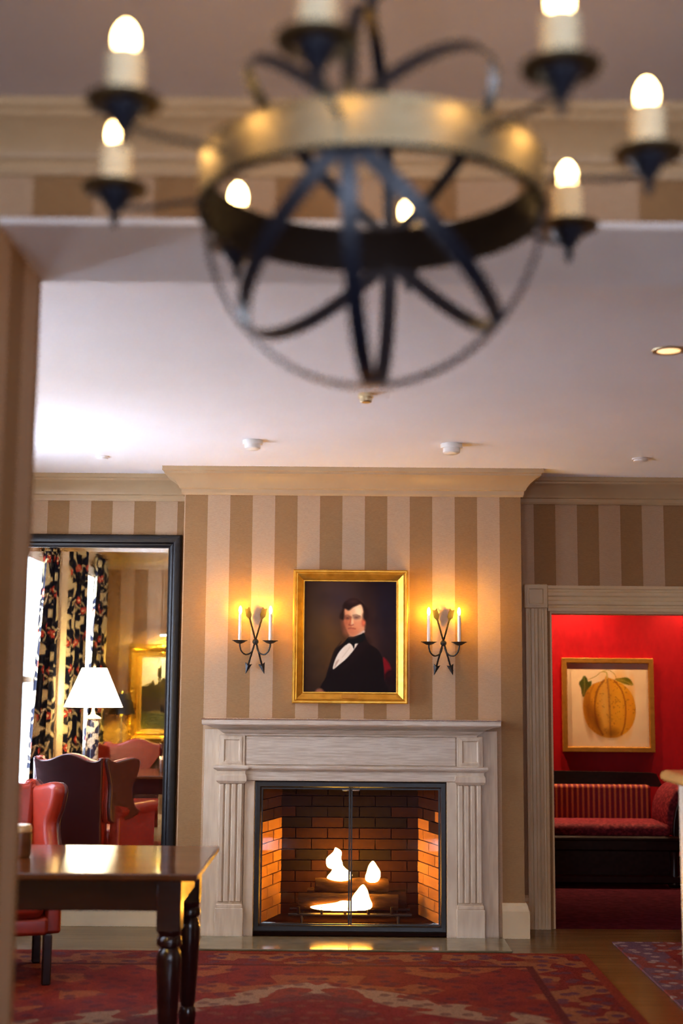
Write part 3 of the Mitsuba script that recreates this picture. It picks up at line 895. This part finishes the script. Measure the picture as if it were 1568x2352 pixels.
# ------------------------------------------------------------------ curtains (seen in the mirror)
def curtain(y0, y1, label, folds, seed, flare=0., x_in=XL + .062):
    w_, h_ = (y1 - y0) * 1.6, 2.62
    nx, nz = 150, 420
    P = Paint(w_, h_, nx, nz, (15, 16, 28))
    r = np.random.default_rng(seed)
    nz_ = P.noise(.05, seed, 2)
    P.lay(np.clip((nz_ - .66) * 7, 0, .3), (120, 104, 72))
    for j in range(9):
        for i in range(int(w_ / .34) + 2):
            cx, cy = i * .34 + (.17 if j % 2 else 0) + r.uniform(-.03, .03), .05 + j * .3 + r.uniform(-.03, .03)
            # leaping animal
            an = np.array([(-.11, .0), (-.06, -.03), (.0, -.025), (.04, -.05), (.055, -.12), (.085, -.125), (.1, -.1), (.08, -.09), (.075, -.03), (.07, .03), (.1, .08), (.085, .09), (.04, .05), (-.03, .045), (-.07, .1), (-.085, .095), (-.075, .03)]) * (1.2, 1.)
            if (i + j) % 2:
                an[:, 0] *= -1
            P.poly(an + (cx, cy), (196, 176, 128), .006)
            # stems and blossoms
            bx_, by_ = cx + .1, cy + .15
            P.line([(bx_ - .18, by_ + .06), (bx_ - .06, by_ - .03), (bx_ + .04, by_ + .04), (bx_ + .16, by_ - .05)], (180, 162, 116), .007, .004)
            P.line([(bx_ - .05, by_ - .03), (bx_ - .02, by_ + .07), (bx_ + .05, by_ + .09)], (214, 196, 154), .005, .004)
            for q in range(3):
                fx, fy = bx_ + (-.11, .04, .13)[q] + r.uniform(-.02, .02), by_ + (.01, -.03, .03)[q]
                for s in range(5):
                    P.ell(fx + .018 * math.cos(s * 1.257), fy + .018 * math.sin(s * 1.257), .015, .015, (178, 62, 46), .3)
                P.ell(fx, fy, .009, .009, (236, 214, 170), .3)
                P.ell(fx - .04, fy + .03, .03, .012, (160, 144, 104), .3, 1., 30 * q)

    def place(u, v):
        z = 2.66 - v * h_
        ph = u * folds * 2 * math.pi
        return (x_in + .026 * math.sin(ph) + .006 * math.sin(2.3 * ph + 1), y0 + (y1 - y0 + flare * v) * u + .015 * math.sin(ph * 2 + v), z)
    m, c = P.mesh(place)
    k = thing('curtain', label, 'curtain', None)
    part(k, 'cloth', m, 'curtain_print', smooth=True, color=c)
    part(k, 'rod', tube([(XL + .062, y0 - .0, 2.68), (XL + .062, y1 + .0, 2.68)], .012, 10), 'black_wood')
    for y in (y0 + .03, y1 - .03):
        part(k, 'bracket', tube([(XL + .062, y, 2.68), (XL, y, 2.68)], .008, 8), 'black_wood')
    return k


curtain(3.66, 4.16, 'dark printed curtain beside the striped wall, nearest the landscape, seen in the mirror', 4, 1, .5)
curtain(4.67, 5.54, 'wide dark curtain printed with cream animals behind the white lamp shade in the mirror', 5, 2)
curtain(5.88, 6.27, 'dark printed curtain between the bright window and the wall strip in the mirror', 4, 3, .5)
curtain(7.08, 7.6, 'dark printed curtain at the left edge of the bright window in the mirror', 3, 4)


# ------------------------------------------------------------------ table and what stands on it
tb = thing('writing_table', 'dark polished wooden table with turned legs in front of the red armchair', 'table')
TX0, TX1, TY0, TY1 = -2.17, -.53, 5.06, 5.95
part(tb, 'top', cbox(TX0, TX1, TY0, TY1, .722, .75, .006), 'table_top')
ax0, ax1, ay0, ay1 = TX0 + .075, TX1 - .075, TY0 + .07, TY1 - .07
part(tb, 'apron', cat(cbox(ax0 + .04, ax1 - .04, ay0 + .01, ay0 + .032, .6, .722), cbox(ax0 + .04, ax1 - .04, ay1 - .032, ay1 - .01, .6, .722),
                      cbox(ax0 + .01, ax0 + .032, ay0 + .04, ay1 - .04, .6, .722), cbox(ax1 - .032, ax1 - .01, ay0 + .04, ay1 - .04, .6, .722)), 'mahogany')
LEG = [(0, 0), (.028, 0), (.034, .02), (.038, .06), (.034, .085), (.028, .095), (.033, .112), (.039, .2), (.046, .34), (.048, .42), (.041, .45), (.034, .462), (.047, .472), (.049, .488), (.045, .502), (.04, .508), (.046, .52), (.046, .53), (0, .53)]
for x in (ax0 + .04, ax1 - .04):
    for y in (ay0 + .04, ay1 - .04):
        zb = .0122
        part(tb, 'leg', cat(lathe([(r, max(z, zb)) for r, z in LEG], 24, (x, y, 0)), cbox(x - .046, x + .046, y - .046, y + .046, .525, .722)), 'mahogany', smooth=40)

jar = thing('lidded_jar', 'round brown jar with a pale lid on the left of the wooden table', 'jar')
part(jar, 'body', lathe([(0, .75), (.044, .75), (.05, .76), (.051, .84), (.048, .852), (0, .852)], 28, (-1.318, 5.52, 0)), 'jar_brown', smooth=40)
part(jar, 'lid', lathe([(0, .852), (.049, .852), (.051, .858), (.05, .872), (.044, .88), (.0, .882)], 28, (-1.318, 5.52, 0)), 'jar_lid', smooth=40, label='pale metal lid')


def lamp(name, label, x, y, z, rb, rt, s0, s1, shade_mat, base_fn, emit, bulb):
    k = thing(name, label, 'lamp')
    n = 40
    wall = lathe([(rb, s0), (rt, s1), (rt - .003, s1), (rb - .003, s0)], n, (x, y, z), True)
    part(k, 'shade', wall, shade_mat, smooth=40, emit=emit)
    base_fn(k, x, y, z)
    part(k, 'harp', tube(smooth_pts([(x, y, z + s0 - .02), (x + .045, y, z + (s0 + s1) / 2), (x, y, z + s1 + .01)], 8), .003, 6), 'brass')
    part(k, 'spider', cat(tube([(x - rt, y, z + s1 - .004), (x + rt, y, z + s1 - .004)], .002, 6), tube([(x, y - rt, z + s1 - .004), (x, y + rt, z + s1 - .004)], .002, 6)), 'brass')
    part(k, 'finial', lathe([(0, 0), (.006, 0), (.006, .008), (.012, .014), (.009, .024), (.004, .034), (0, .038)], 16, (x, y, z + s1)), 'brass', smooth=40)
    part(k, 'bulb', lathe([(0, -.045), (.014, -.04), (.028, -.01), (.03, .005), (.022, .025), (0, .034)], 16, (x, y, z + s0 * .55 + s1 * .45)), 'glow', smooth=True, emit=bulb)
    return k


def column_base(k, x, y, z):
    part(k, 'base', lathe([(0, 0), (.075, 0), (.078, .012), (.06, .022), (.05, .03), (0, .03)], 28, (x, y, z)), 'black_wood', smooth=40)
    part(k, 'column', lathe([(0, .03), (.044, .03), (.05, .06), (.05, .4), (.044, .43), (0, .43)], 28, (x, y, z)), 'porcelain', smooth=40, label='patterned porcelain column')
    part(k, 'collar', lathe([(0, .43), (.06, .432), (.066, .44), (.05, .455), (.02, .47), (.012, .5), (.01, .53), (0, .53)], 28, (x, y, z)), 'candle_sleeve', smooth=40)


lamp('table_lamp', 'table lamp with a wide white shade standing on the wooden table, seen in the mirror', -2.0, 5.75, .75, .236, .1, .53, .845, 'shade_white', column_base, SHADE, [50, 36, 16])


def stick_base(k, x, y, z):
    part(k, 'base', lathe([(0, 0), (.065, 0), (.068, .01), (.04, .02), (.012, .035), (0, .035)], 24, (x, y, z)), 'brass', smooth=40)
    part(k, 'stem', lathe([(0, .035), (.011, .035), (.011, .42), (.02, .43), (.022, .445), (.014, .46), (.008, .5), (0, .5)], 16, (x, y, z)), 'brass', smooth=40)


lamp('desk_lamp', 'small brass lamp with a black shade by the gold framed landscape in the mirror', -2.13, 3.56, .72, .135, .075, .46, .66, 'shade_black', stick_base, None, [520, 340, 34])
sd = thing('side_table', 'small dark side table carrying the black shaded lamp', 'side table')
part(sd, 'top', lathe([(0, .695), (.17, .695), (.175, .705), (.17, .72), (0, .72)], 32, (-2.13, 3.56, 0)), 'mahogany', smooth=40)
part(sd, 'pedestal', lathe([(0, .05), (.03, .06), (.022, .2), (.035, .4), (.02, .6), (.05, .695), (0, .695)], 20, (-2.13, 3.56, 0)), 'mahogany', smooth=40)
for a in (30, 150, 270):
    c, s = math.cos(math.radians(a)), math.sin(math.radians(a))
    part(sd, 'leg', tube(smooth_pts([(-2.13 + .015 * c, 3.56 + .015 * s, .16), (-2.13 + .1 * c, 3.56 + .1 * s, .1), (-2.13 + .17 * c, 3.56 + .17 * s, .013)], 6), .013, 8), 'mahogany')


# ------------------------------------------------------------------ wing chairs
def wing_chair(x, y, rot, label):
    k = thing('wing_chair', label, 'armchair', None)

    def add(parent, name, m, mt, sm=35, **kw):
        return part(parent, name, move(m, x, y, .0122, rot), mt, smooth=sm, **kw)
    top = smooth_pts([(-.275, .945), (-.22, .92), (-.15, .925), (-.07, .955), (0, .968), (.07, .955), (.15, .925), (.22, .92), (.275, .945)], 6)
    out = np.vstack([[(.24, .25)], [(.245, .5)], [(.262, .75)], top[::-1], [(-.262, .75)], [(-.245, .5)], [(-.24, .25)]])
    tilt = math.radians(9)

    def back_place(u, v, d):
        return (u, .285 + d + math.tan(tilt) * (v - .45) * .8, v)
    b = add(k, 'backrest', puffy(out, .11, .03, back_place, 140), 'red_leather')
    ob = out * [.985, 1] + [0, -.006]
    add(b, 'outside_back', puffy(ob, .03, .012, lambda u, v, d: np.array(back_place(u, v, d + .046)), 140), 'red_leather_shaded', label='red leather on the outside of the back, its shade put into the colour')
    pip = np.array([back_place(u, v - .012, .052) for u, v in top])
    add(b, 'piping', tube(pip, .006, 6), 'dark_piping', label='dark piping along the top of the back')
    for s in (-1, 1):
        wing = smooth_pts([(.33, .5), (.34, .75), (.375, .935), (.3, .91), (.22, .925), (.145, .935), (.105, .9), (.13, .8), (.165, .72), (.14, .6), (.1, .55), (.2, .5)], 5, True)

        def wing_place(u, v, d, s=s):
            fl = (.34 - u) * .5
            return (s * (.265 + fl + d), u, v)
        w = add(k, 'wing', puffy(wing, .075, .03, wing_place, 90), 'red_leather')
        wc = wing.mean(0)
        add(w, 'outside_panel', puffy((wing - wc) * .985 + wc, .03, .012, lambda u, v, d, s=s: wing_place(u, v, d * s * s + .028, s), 90), 'red_leather_shaded', label='red leather on the outside of the wing, its shade put into the colour')
        # rolled arm: vertical panel and scroll
        arm = [np.array([(s * (.335 + .05 * math.cos(t)), yy, .56 + .045 * math.sin(t)) for t in np.arange(20) * math.pi / 10]) for yy in (-.3, -.285, 0, .2, .3)]
        arm[0] = arm[0] * [1, 1, 1] + ([s * .335, -.3, .56] - arm[0]) * [.3, 0, .3]
        a = add(k, 'arm', loops(arm), 'red_leather')
        add(a, 'arm_panel', rbox(*((.285, .365) if s > 0 else (-.365, -.285)), -.27, .3, .235, .56, .02), 'red_leather')
        for yy in (-.27, .27):
            add(k, 'leg', cbox(s * .3 - .022, s * .3 + .022, yy - .022, yy + .022, 0, .24, .006), 'black_wood', False, label='short dark wooden leg')
    add(k, 'seat_rail', rbox(-.3, .3, -.3, .3, .235, .32, .02), 'red_leather')
    add(k, 'cushion', rbox(-.28, .28, -.32, .25, .315, .44, .045), 'red_leather')
    return k


wing_chair(-1.785, 6.75, 18, 'red leather wing chair behind the wooden table, standing in front of the mirror')
wing_chair(-1.8, 4.70, 172, 'red leather wing chair below the landscape painting, seen only in the mirror')

# ------------------------------------------------------------------ landscape in ornate gold frame, on the wall opposite the mirror
ld = thing('landscape_painting', 'landscape painting of trees and a bridge in an ornate gold frame, seen in the mirror', 'painting')
LX0, LX1, LZ0, LZ1 = -2.11, -1.14, .9, 1.87
LF = [(0, 0), (0, .05), (.012, .068), (.035, .075), (.06, .06), (.072, .044), (.085, .05), (.1, .045), (.112, .03), (.13, .026), (.13, 0)]
for m in rail_pieces(LX0, LX1, LZ0, LZ1, 0, LF):
    m.apply_transform(np.diag([1, -1, 1, 1]))
    m.apply_translation((0, Y1 + .003, 0))
    fr = part(ld, 'frame_rail', m, 'gold_leaf', smooth=30)
orn = []
r = np.random.default_rng(9)
for a, b in (((LX0 + .035, LZ0 + .035), (LX1 - .035, LZ0 + .035)), ((LX0 + .035, LZ1 - .035), (LX1 - .035, LZ1 - .035)), ((LX0 + .035, LZ0 + .035), (LX0 + .035, LZ1 - .035)), ((LX1 - .035, LZ0 + .035), (LX1 - .035, LZ1 - .035))):
    n = int(math.dist(a, b) / .026)
    for j in range(n):
        t = (j + .5) / n
        s = trimesh.creation.icosphere(1, .013 + .006 * (j % 2))
        s.apply_scale((1, .8, 1))
        s.apply_translation((a[0] + (b[0] - a[0]) * t + r.uniform(-.008, .008), Y1 + .078, a[1] + (b[1] - a[1]) * t + r.uniform(-.008, .008)))
        orn.append(s)
part(ld, 'carved_ornament', cat(*orn), 'gold_leaf', smooth=True, stuff=True)
Q = Paint(100, 90, 150, 135, (250, 226, 150))
Q.ell(70, 14, 70, 30, (255, 244, 200), .9, .8)
nz = Q.noise(7, 2)
u, v = Q.p[:, 0], Q.p[:, 1]
Q.lay(np.clip((v - 34 - 5 * nz) * .3, 0, 1), (118, 104, 52))
for cx, cy, rx, ry in ((22, 42, 22, 16), (8, 46, 14, 12), (62, 30, 13, 18), (68, 20, 9, 12), (52, 42, 14, 10), (84, 44, 20, 13)):
    d = np.hypot((u - cx) / rx, (v - cy) / ry) + (Q.noise(4, int(cx)) - .5) * .9
    Q.lay(np.clip((1.05 - d) * 6, 0, 1), (50, 42, 16))
Q.poly([(0, 58), (30, 52), (70, 54), (100, 50), (100, 68), (60, 66), (30, 70), (0, 68)], (58, 46, 28), 2.)
Q.poly([(34, 62), (46, 56), (60, 62), (60, 68), (34, 68)], (28, 22, 14), 1.)
Q.lay(np.clip((v - 69) * .5, 0, 1) * 1., (74, 74, 34))
Q.lay(np.clip((v - 70) * .5, 0, 1) * np.clip((np.sin(v * 2.2 + nz * 6) - .5) * 1.5, 0, .7), (150, 140, 76))
m, c = Q.mesh(lambda a, b: (LX1 - .126 - a * (LX1 - LX0 - .252), Y1 + .024, LZ1 - .126 - b * (LZ1 - LZ0 - .252)))
part(ld, 'canvas', m, 'picture', color=c)
part(ld, 'backing', box(LX0 + .11, LX1 - .11, Y1 + .003, Y1 + .022, LZ0 + .11, LZ1 - .11), 'black_wood')
pic = thing('picture_light', 'small brass picture light above the landscape painting in the mirror', 'picture light')
part(pic, 'arm', tube(smooth_pts([(-1.62, Y1 + .003, 1.9), (-1.62, Y1 + .05, 1.99), (-1.62, Y1 + .15, 2.0), (-1.62, Y1 + .19, 1.97)], 8), .005, 8), 'brass')
part(pic, 'hood', loops([np.array([(x, Y1 + .19 + .024 * math.cos(t), 1.955 + .024 * math.sin(t)) for t in np.linspace(0, math.pi, 9)] + [(x, Y1 + .19 + .021 * math.cos(t), 1.955 + .021 * math.sin(t)) for t in np.linspace(math.pi, 0, 9)]) for x in (-1.8, -1.44)]), 'brass')
part(pic, 'tube', tube([(-1.78, Y1 + .19, 1.955), (-1.46, Y1 + .19, 1.955)], .009, 10), 'glow', emit=[700, 480, 130])

# ------------------------------------------------------------------ rugs
whole('rug', cbox(-2.2, 1.36, 3.9, 7.44, 0, .012, .003), 'rug_wool', 'large red oriental rug on the floor before the fireplace', 'rug')
whole('runner_rug', cbox(1.58, 3.0, 5.4, 7.8, 0, .012, .003), 'rug_wool_side', 'red rug with a grey-blue border leading to the doorway', 'rug')

# ------------------------------------------------------------------ red room: print, sofa, lights
pp = thing('melon_print', 'botanical print of an orange melon in a gold frame on the crimson wall', 'picture')
BX0, BX1, BZ0, BZ1, BY = 1.806, 2.552, .952, 1.708, 10.75
for m in rail_pieces(BX0, BX1, BZ0, BZ1, BY - .002, [(0, 0), (0, .03), (.004, .034), (.036, .034), (.04, .028), (.044, .014), (.044, 0)]):
    part(pp, 'frame_rail', m, 'gold_soft')
P = Paint(1100, 1130, 200, 206, (236, 208, 164))
P.lay(np.clip((P.noise(300, 5) - .45) * .8, 0, .4), (214, 176, 130))
ox, oy = 200, 225                                   # sheet corner in the drawing's own units


def sh(pts):
    return [(a - ox, b - oy) for a, b in pts]


P.line(sh([(495, 450), (600, 400), (660, 350), (740, 350)]), (170, 140, 60), 4, 4)
P.line(sh([(690, 335), (760, 320), (840, 370), (875, 450)]), (170, 140, 60), 4, 4)
P.poly(sh([(435, 400), (470, 430), (490, 480), (530, 470), (525, 540), (480, 590), (430, 680), (405, 660), (390, 570), (365, 500), (400, 450)]), (74, 78, 26), 8)
P.line(sh([(435, 420), (440, 540), (425, 660)]), (128, 128, 60), 5, 8)
P.poly(sh([(850, 445), (930, 425), (1000, 418), (1060, 450), (1090, 520), (1010, 515), (930, 490)]), (78, 84, 24), 8)
P.line(sh([(860, 448), (960, 460), (1080, 515)]), (140, 140, 70), 4, 8)
body = sh([(730, 400), (690, 460), (560, 510), (470, 600), (420, 740), (420, 900), (470, 1060), (560, 1160), (680, 1220), (790, 1230), (890, 1215), (1010, 1140), (1090, 1020), (1120, 870), (1095, 700), (1020, 570), (920, 490), (830, 450), (760, 420)])
P.poly(body, (206, 138, 34), 8)
P.ell(910 - ox, 800 - oy, 90, 330, (226, 160, 40), .8, .9)
P.ell(700 - ox, 800 - oy, 60, 330, (222, 178, 92), .8, .7)
P.ell(480 - ox, 880 - oy, 46, 240, (140, 76, 20), .8, .8, -6)
P.ell(590 - ox, 1020 - oy, 50, 160, (112, 56, 16), .9, .8, -16)
P.ell(1040 - ox, 820 - oy, 46, 280, (224, 146, 34), .8, .8, 4)
P.line(sh([(700, 460), (610, 600), (570, 820), (600, 1040), (670, 1190)]), (124, 62, 20), 7, 12)
P.line(sh([(745, 420), (760, 600), (770, 850), (775, 1100), (780, 1210)]), (150, 96, 44), 8, 12)
P.line(sh([(840, 460), (940, 600), (985, 800), (970, 1040), (920, 1190)]), (150, 74, 20), 6, 10)
P.line(sh([(560, 520), (500, 680), (510, 900), (560, 1080)]), (160, 92, 26), 6, 16, .8)
P.ell(790 - ox, 1170 - oy, 90, 60, (128, 74, 24), .8, .7)
sp = P.noise(26, 8, 2)
inside = shapely.contains_xy(Polygon(smooth_pts(body, 6, True)), P.p[:, 0], P.p[:, 1])
P.lay(np.clip((sp - .68) * 3, 0, .3) * inside, (128, 72, 26))
P.line(sh([(690, 335), (740, 360), (745, 430)]), (196, 170, 90), 9, 5)
m, c = P.mesh(lambda a, b: (BX0 + .04 + a * (BX1 - BX0 - .08), BY - .016, BZ1 - .04 - b * (BZ1 - BZ0 - .08)))
part(pp, 'sheet', m, 'picture', color=c, label='cream sheet printed with an orange melon and two leaves')
part(pp, 'backing', box(BX0 + .038, BX1 - .038, BY - .014, BY - .002, BZ0 + .038, BZ1 - .038), 'black_wood')

sf = thing('settee', 'dark wood settee with striped back and red seat below the melon print', 'sofa')
SX0, SX1 = .95, 2.5
part(sf, 'seat', rbox(SX0 + .04, SX1 - .01, 9.99, 10.5, .36, .455, .04), 'sofa_seat', smooth=40, label='red patterned seat')
part(sf, 'back_panel', rbox(SX0 + .04, SX1 - .04, 10.5, 10.6, .42, .71, .03), 'sofa_stripe', smooth=40, label='back upholstered in crimson and gold stripes')
part(sf, 'top_rail', extrude(Polygon(smooth_pts([(SX0, .705), (SX0, .79), (1.5, .81), (2.2, .805), (SX1 - .03, .8), (SX1 + .015, .79)], 4).tolist() + [(SX1 + .06, .69), (SX1 - .02, .695)]), .08, lambda u, v, d: (u, 10.54 + d, v)), 'black_wood')
part(sf, 'front_rail', cat(cbox(SX0, SX1 + .06, 9.97, 10.03, .26, .37, .012), cbox(SX0 - .0, SX1 + .06, 9.962, 9.985, .335, .365, .008)), 'black_wood')
part(sf, 'back_rail', cbox(SX0, SX1 + .04, 10.5, 10.6, .24, .43, .01), 'black_wood')
part(sf, 'lower_panel', cbox(SX0 + .05, SX1 + .02, 10.0, 10.02, .085, .262, .004), 'black_wood', label='dark panel between the feet')
part(sf, 'base_rail', cbox(SX0, SX1 + .08, 9.955, 10.05, .025, .09, .012), 'black_wood')
arm_path = smooth_pts([(SX1 - .03, .43), (SX1 - .04, .52), (SX1 - .02, .62), (SX1 + .04, .71), (SX1 + .13, .745), (SX1 + .21, .71), (SX1 + .235, .64), (SX1 + .2, .57), (SX1 + .13, .53), (SX1 + .1, .44), (SX1 + .08, .37), (SX1 + .02, .36)], 5, True)
a = part(sf, 'arm', puffy(arm_path, .5, .02, lambda u, v, d: (u, 10.27 + d, v), 80), 'sofa_seat', smooth=40, label='rolled red arm')
face = smooth_pts([(SX1 + .0, .36), (SX1 + .005, .5), (SX1 + .04, .62), (SX1 + .1, .66), (SX1 + .16, .64), (SX1 + .165, .58), (SX1 + .11, .52), (SX1 + .1, .44), (SX1 + .08, .36)], 5, True)
part(a, 'scroll_face', puffy(face, .03, .01, lambda u, v, d: (u, 10.005 + d, v), 70), 'black_wood', smooth=40)
for x in (SX0 + .05, SX1):
    for y in (10.0, 10.52):
        part(sf, 'foot', lathe([(0, 0), (.04, 0), (.05, .02), (.04, .04), (.045, .08), (.03, .16), (.04, .26), (0, .26)], 18, (x, y, 0)), 'black_wood', smooth=40)

for x, w, lw_ in ((1.15, 1.5, 'above the left end of the settee'), (1.95, 1.0, 'above the melon print'), (2.85, .75, 'above the right arm of the settee'), (3.6, .7, 'in the far right corner')):
    k = thing('recessed_spotlight', 'recessed spotlight in the red room ceiling ' + lw_, 'ceiling light', 'spotlights along the crimson wall')
    part(k, 'trim_ring', lathe([(.05, 2.545), (.07, 2.545), (.07, 2.552), (.05, 2.552)], 24, (x, 10.42, 0), True), 'plaster_white')
    part(k, 'lens', lathe([(0, 2.547), (.05, 2.547), (.05, 2.55), (0, 2.55)], 24, (x, 10.42, 0)), 'glow')
    scene[key_of(k + '_beam')] = {'type': 'spot', 'to_world': T().look_at(origin=[x, 10.42, 2.54], target=[x, 10.66, 1.6], up=[1, 0, 0]), 'intensity': rgb([c * w * LS for c in RED_SPOT]), 'cutoff_angle': 52.0, 'beam_width': 20.0}

# ------------------------------------------------------------------ white stand at the right edge
st = thing('host_stand', 'white painted stand with a rounded wooden top at the right edge', 'stand')
part(st, 'cabinet', cbox(1.312, 1.95, 4.8, 5.15, .1, 1.1, .004), 'trim_white')
part(st, 'plinth', cbox(1.375, 1.93, 4.83, 5.13, .0, .102, .006), 'trim_white')
pr = [(-.03, 1.1), (-.012, 1.1), (-.002, 1.11), (0, 1.122), (-.004, 1.134), (-.016, 1.142), (-.03, 1.143)]
part(st, 'top', cat(mold([(1.255, 4.75), (2.0, 4.75), (2.0, 5.2), (1.255, 5.2)][::-1], pr, closed=True), box(1.28, 1.975, 4.775, 5.175, 1.1, 1.1425)), 'honey_wood', label='rounded honey coloured wooden top')

# ------------------------------------------------------------------ ceiling fittings of the lounge


def ceiling_fit(name, label, x, y, r, h, m='plaster_white', catg='ceiling fitting'):
    k = thing(name, label, catg)
    part(k, 'base', lathe([(0, ZC), (r, ZC), (r, ZC - h * .4), (r * .96, ZC - h * .45), (0, ZC - h * .45)], 28, (x, y, 0)), m, smooth=40)
    part(k, 'cap', lathe([(0, ZC - h * .44), (r * .8, ZC - h * .44), (r * .78, ZC - h * .85), (r * .6, ZC - h), (0, ZC - h)], 28, (x, y, 0)), m, smooth=40)
    return k


ceiling_fit('smoke_detector', 'white smoke detector on the ceiling above the left sconce', -.486, 6.993, .055, .05, catg='smoke detector')
ceiling_fit('smoke_detector', 'white smoke detector on the ceiling above the right sconce', .6, 7.05, .06, .055, catg='smoke detector')
ceiling_fit('sprinkler_head', 'bronze sprinkler head on the ceiling just below the chandelier', .107, 5.835, .035, .04, 'brass', 'sprinkler')
ceiling_fit('ceiling_vent', 'small grey ceiling fitting near the right recess', 1.727, 7.451, .05, .02, 'ceiling_white')
ceiling_fit('ceiling_vent', 'small grey ceiling fitting near the left recess', -1.399, 7.52, .04, .02, 'ceiling_white')
k = thing('downlight', 'glowing amber recessed downlight in the lounge ceiling', 'ceiling light')
part(k, 'trim_ring', lathe([(.046, ZC - .004), (.064, ZC - .004), (.066, ZC), (.046, ZC)], 28, (1.285, 5.02, 0), True), 'brass', smooth=40)
part(k, 'lens', lathe([(0, ZC - .006), (.03, ZC - .005), (.046, ZC - .002), (.046, ZC), (0, ZC)], 24, (1.285, 5.02, 0)), 'glow', emit=CAN)

# ------------------------------------------------------------------ chandelier
ch = thing('chandelier', 'iron and brass sphere chandelier with eight candle lights hanging in the foreground', 'chandelier')
C = np.array([.0446, 2.033, 2.245])
RR, RD, RU = .2774, .315, .29
PHI = math.radians(8.3)                                   # the sphere's axis, near pole to far pole
AX = np.array([math.sin(PHI), math.cos(PHI), 0])
SD = np.array([math.cos(PHI), -math.sin(PHI), 0])
t = np.arange(97) * 2 * np.pi / 96
circ = np.stack([np.cos(t), np.sin(t), 0 * t], 1)
n = 96
a = np.arange(n) * 2 * np.pi / n


def ring_band(r0, r1, z0, z1):
    return loops([np.stack([r * np.cos(a), r * np.sin(a), np.full(n, z)], 1) + [C[0], C[1], 0] for r, z in ((r0, z0), (r1, z0), (r1, z1), (r0, z1))], closed_path=True)


rb = part(ch, 'ring', ring_band(RR - .004, RR + .002, 2.209, 2.281), 'brass', smooth=30, label='broad brass ring')
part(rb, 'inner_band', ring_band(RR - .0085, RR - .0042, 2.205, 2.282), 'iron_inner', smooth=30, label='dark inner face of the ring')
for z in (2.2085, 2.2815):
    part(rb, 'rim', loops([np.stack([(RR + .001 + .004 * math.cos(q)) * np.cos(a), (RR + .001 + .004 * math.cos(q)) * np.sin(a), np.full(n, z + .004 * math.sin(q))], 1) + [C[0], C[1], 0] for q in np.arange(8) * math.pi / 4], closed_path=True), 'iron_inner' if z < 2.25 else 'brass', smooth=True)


def hoop(tilt, up):
    """half hoop from the near pole to the far pole, tilted sideways by tilt degrees"""
    s = np.linspace(0, np.pi, 41)
    tl = math.radians(tilt)
    e = SD * math.sin(tl) * (RR - .004) + np.array([0, 0, (RU if up else -RD) * math.cos(tl)])
    p = C + [0, 0, .02 if up else -.02] - np.outer(np.cos(s), AX * (RR - .006)) + np.outer(np.sin(s), e - np.array([0, 0, .02 if up else -.02]))
    return p, p - C


for tl in (-47, 0, 47):
    p, o = hoop(tl, False)
    part(ch, 'lower_strap', strap(p, o, .027, .0035), 'iron', smooth=30)
for tl in (-47, 0, 47):
    p, o = hoop(tl, True)
    part(ch, 'upper_strap', strap(p, o, .022, .0035), 'iron', smooth=30)
s = np.linspace(0, np.pi, 41)
p = C - [0, 0, .02] + np.outer(np.cos(s), SD * (RR - .002)) - np.outer(np.sin(s), [0, 0, RD - .016])
part(ch, 'cross_hoop', strap(p, p - C, .024, .005), 'iron', smooth=30)
part(ch, 'boss', lathe([(0, -.006), (.008, -.004), (.011, .0), (.008, .005), (0, .007)], 16, C - [0, 0, RD + .001]), 'iron', smooth=40)
part(ch, 'stem', tube([C + [0, 0, RU - .005], C + [0, 0, RU + .05]], .009), 'iron')
part(ch, 'loop', tube([C + [.022 * math.cos(q), 0, RU + .07 + .022 * math.sin(q)] for q in np.linspace(0, 2 * math.pi, 20)], .005, 8), 'iron')
zz = 2.245 + RU + .088
i = 0
while zz < 2.69:
    d = np.array([0, 1, 0]) if i % 2 == 0 else np.array([1, 0, 0])
    part(ch, 'chain_link', tube([np.array([C[0], C[1], zz + .02]) + d * .012 * math.cos(q) + np.array([0, 0, .022 * math.sin(q)]) for q in np.linspace(0, 2 * math.pi, 18)], .0035, 6), 'iron')
    zz += .034
    i += 1
part(ch, 'ceiling_rose', lathe([(0, 2.735), (.012, 2.7), (.03, 2.712), (.055, 2.725), (.062, 2.74), (0, 2.74)][1:] + [], 24, (C[0], C[1], 0)), 'iron', smooth=40)
RC, ZP = .4386, 2.279
for j in range(8):
    an = -.18646 + j * math.pi / 4
    e = np.array([math.cos(an), math.sin(an), 0])
    b = np.array([C[0], C[1], 0]) + e * RC + [0, 0, ZP]
    r0 = np.array([C[0], C[1], 0]) + e * (RR + .002)
    pth = smooth_pts([r0 + [0, 0, 2.252], r0 + e * .05 + [0, 0, 2.25], r0 + e * .1 + [0, 0, 2.246], b - [0, 0, .03]], 5)
    arm = part(ch, 'arm', strap(pth, np.tile([0, 0, 1.], (len(pth), 1)), .011, .006), 'iron')
    part(arm, 'finial', lathe([(0, -.068), (.004, -.06), (.009, -.05), (.006, -.043), (.012, -.034), (.02, -.022), (.029, -.01), (.033, -.002), (0, -.002)], 20, b), 'iron', smooth=40)
    part(arm, 'drip_pan', lathe([(0, -.004), (.036, -.004), (.053, .0), (.056, .005), (.053, .005), (.036, .001), (0, .001)], 32, b), 'aged_brass', smooth=40, label='round drip pan of dark aged brass')
    cn = part(ch, 'candle', lathe([(0, .001), (.0265, .001), (.0265, .074), (.024, .078), (.018, .0785), (0, .0785)], 24, b), 'candle_sleeve', smooth=40, label='ivory candle sleeve')
    part(cn, 'bulb', lathe([(0, .0775), (.012, .078), (.0148, .085), (.0168, .096), (.0158, .108), (.0115, .118), (.006, .125), (0, .128)], 18, b), 'glow', smooth=True, emit=BULB)
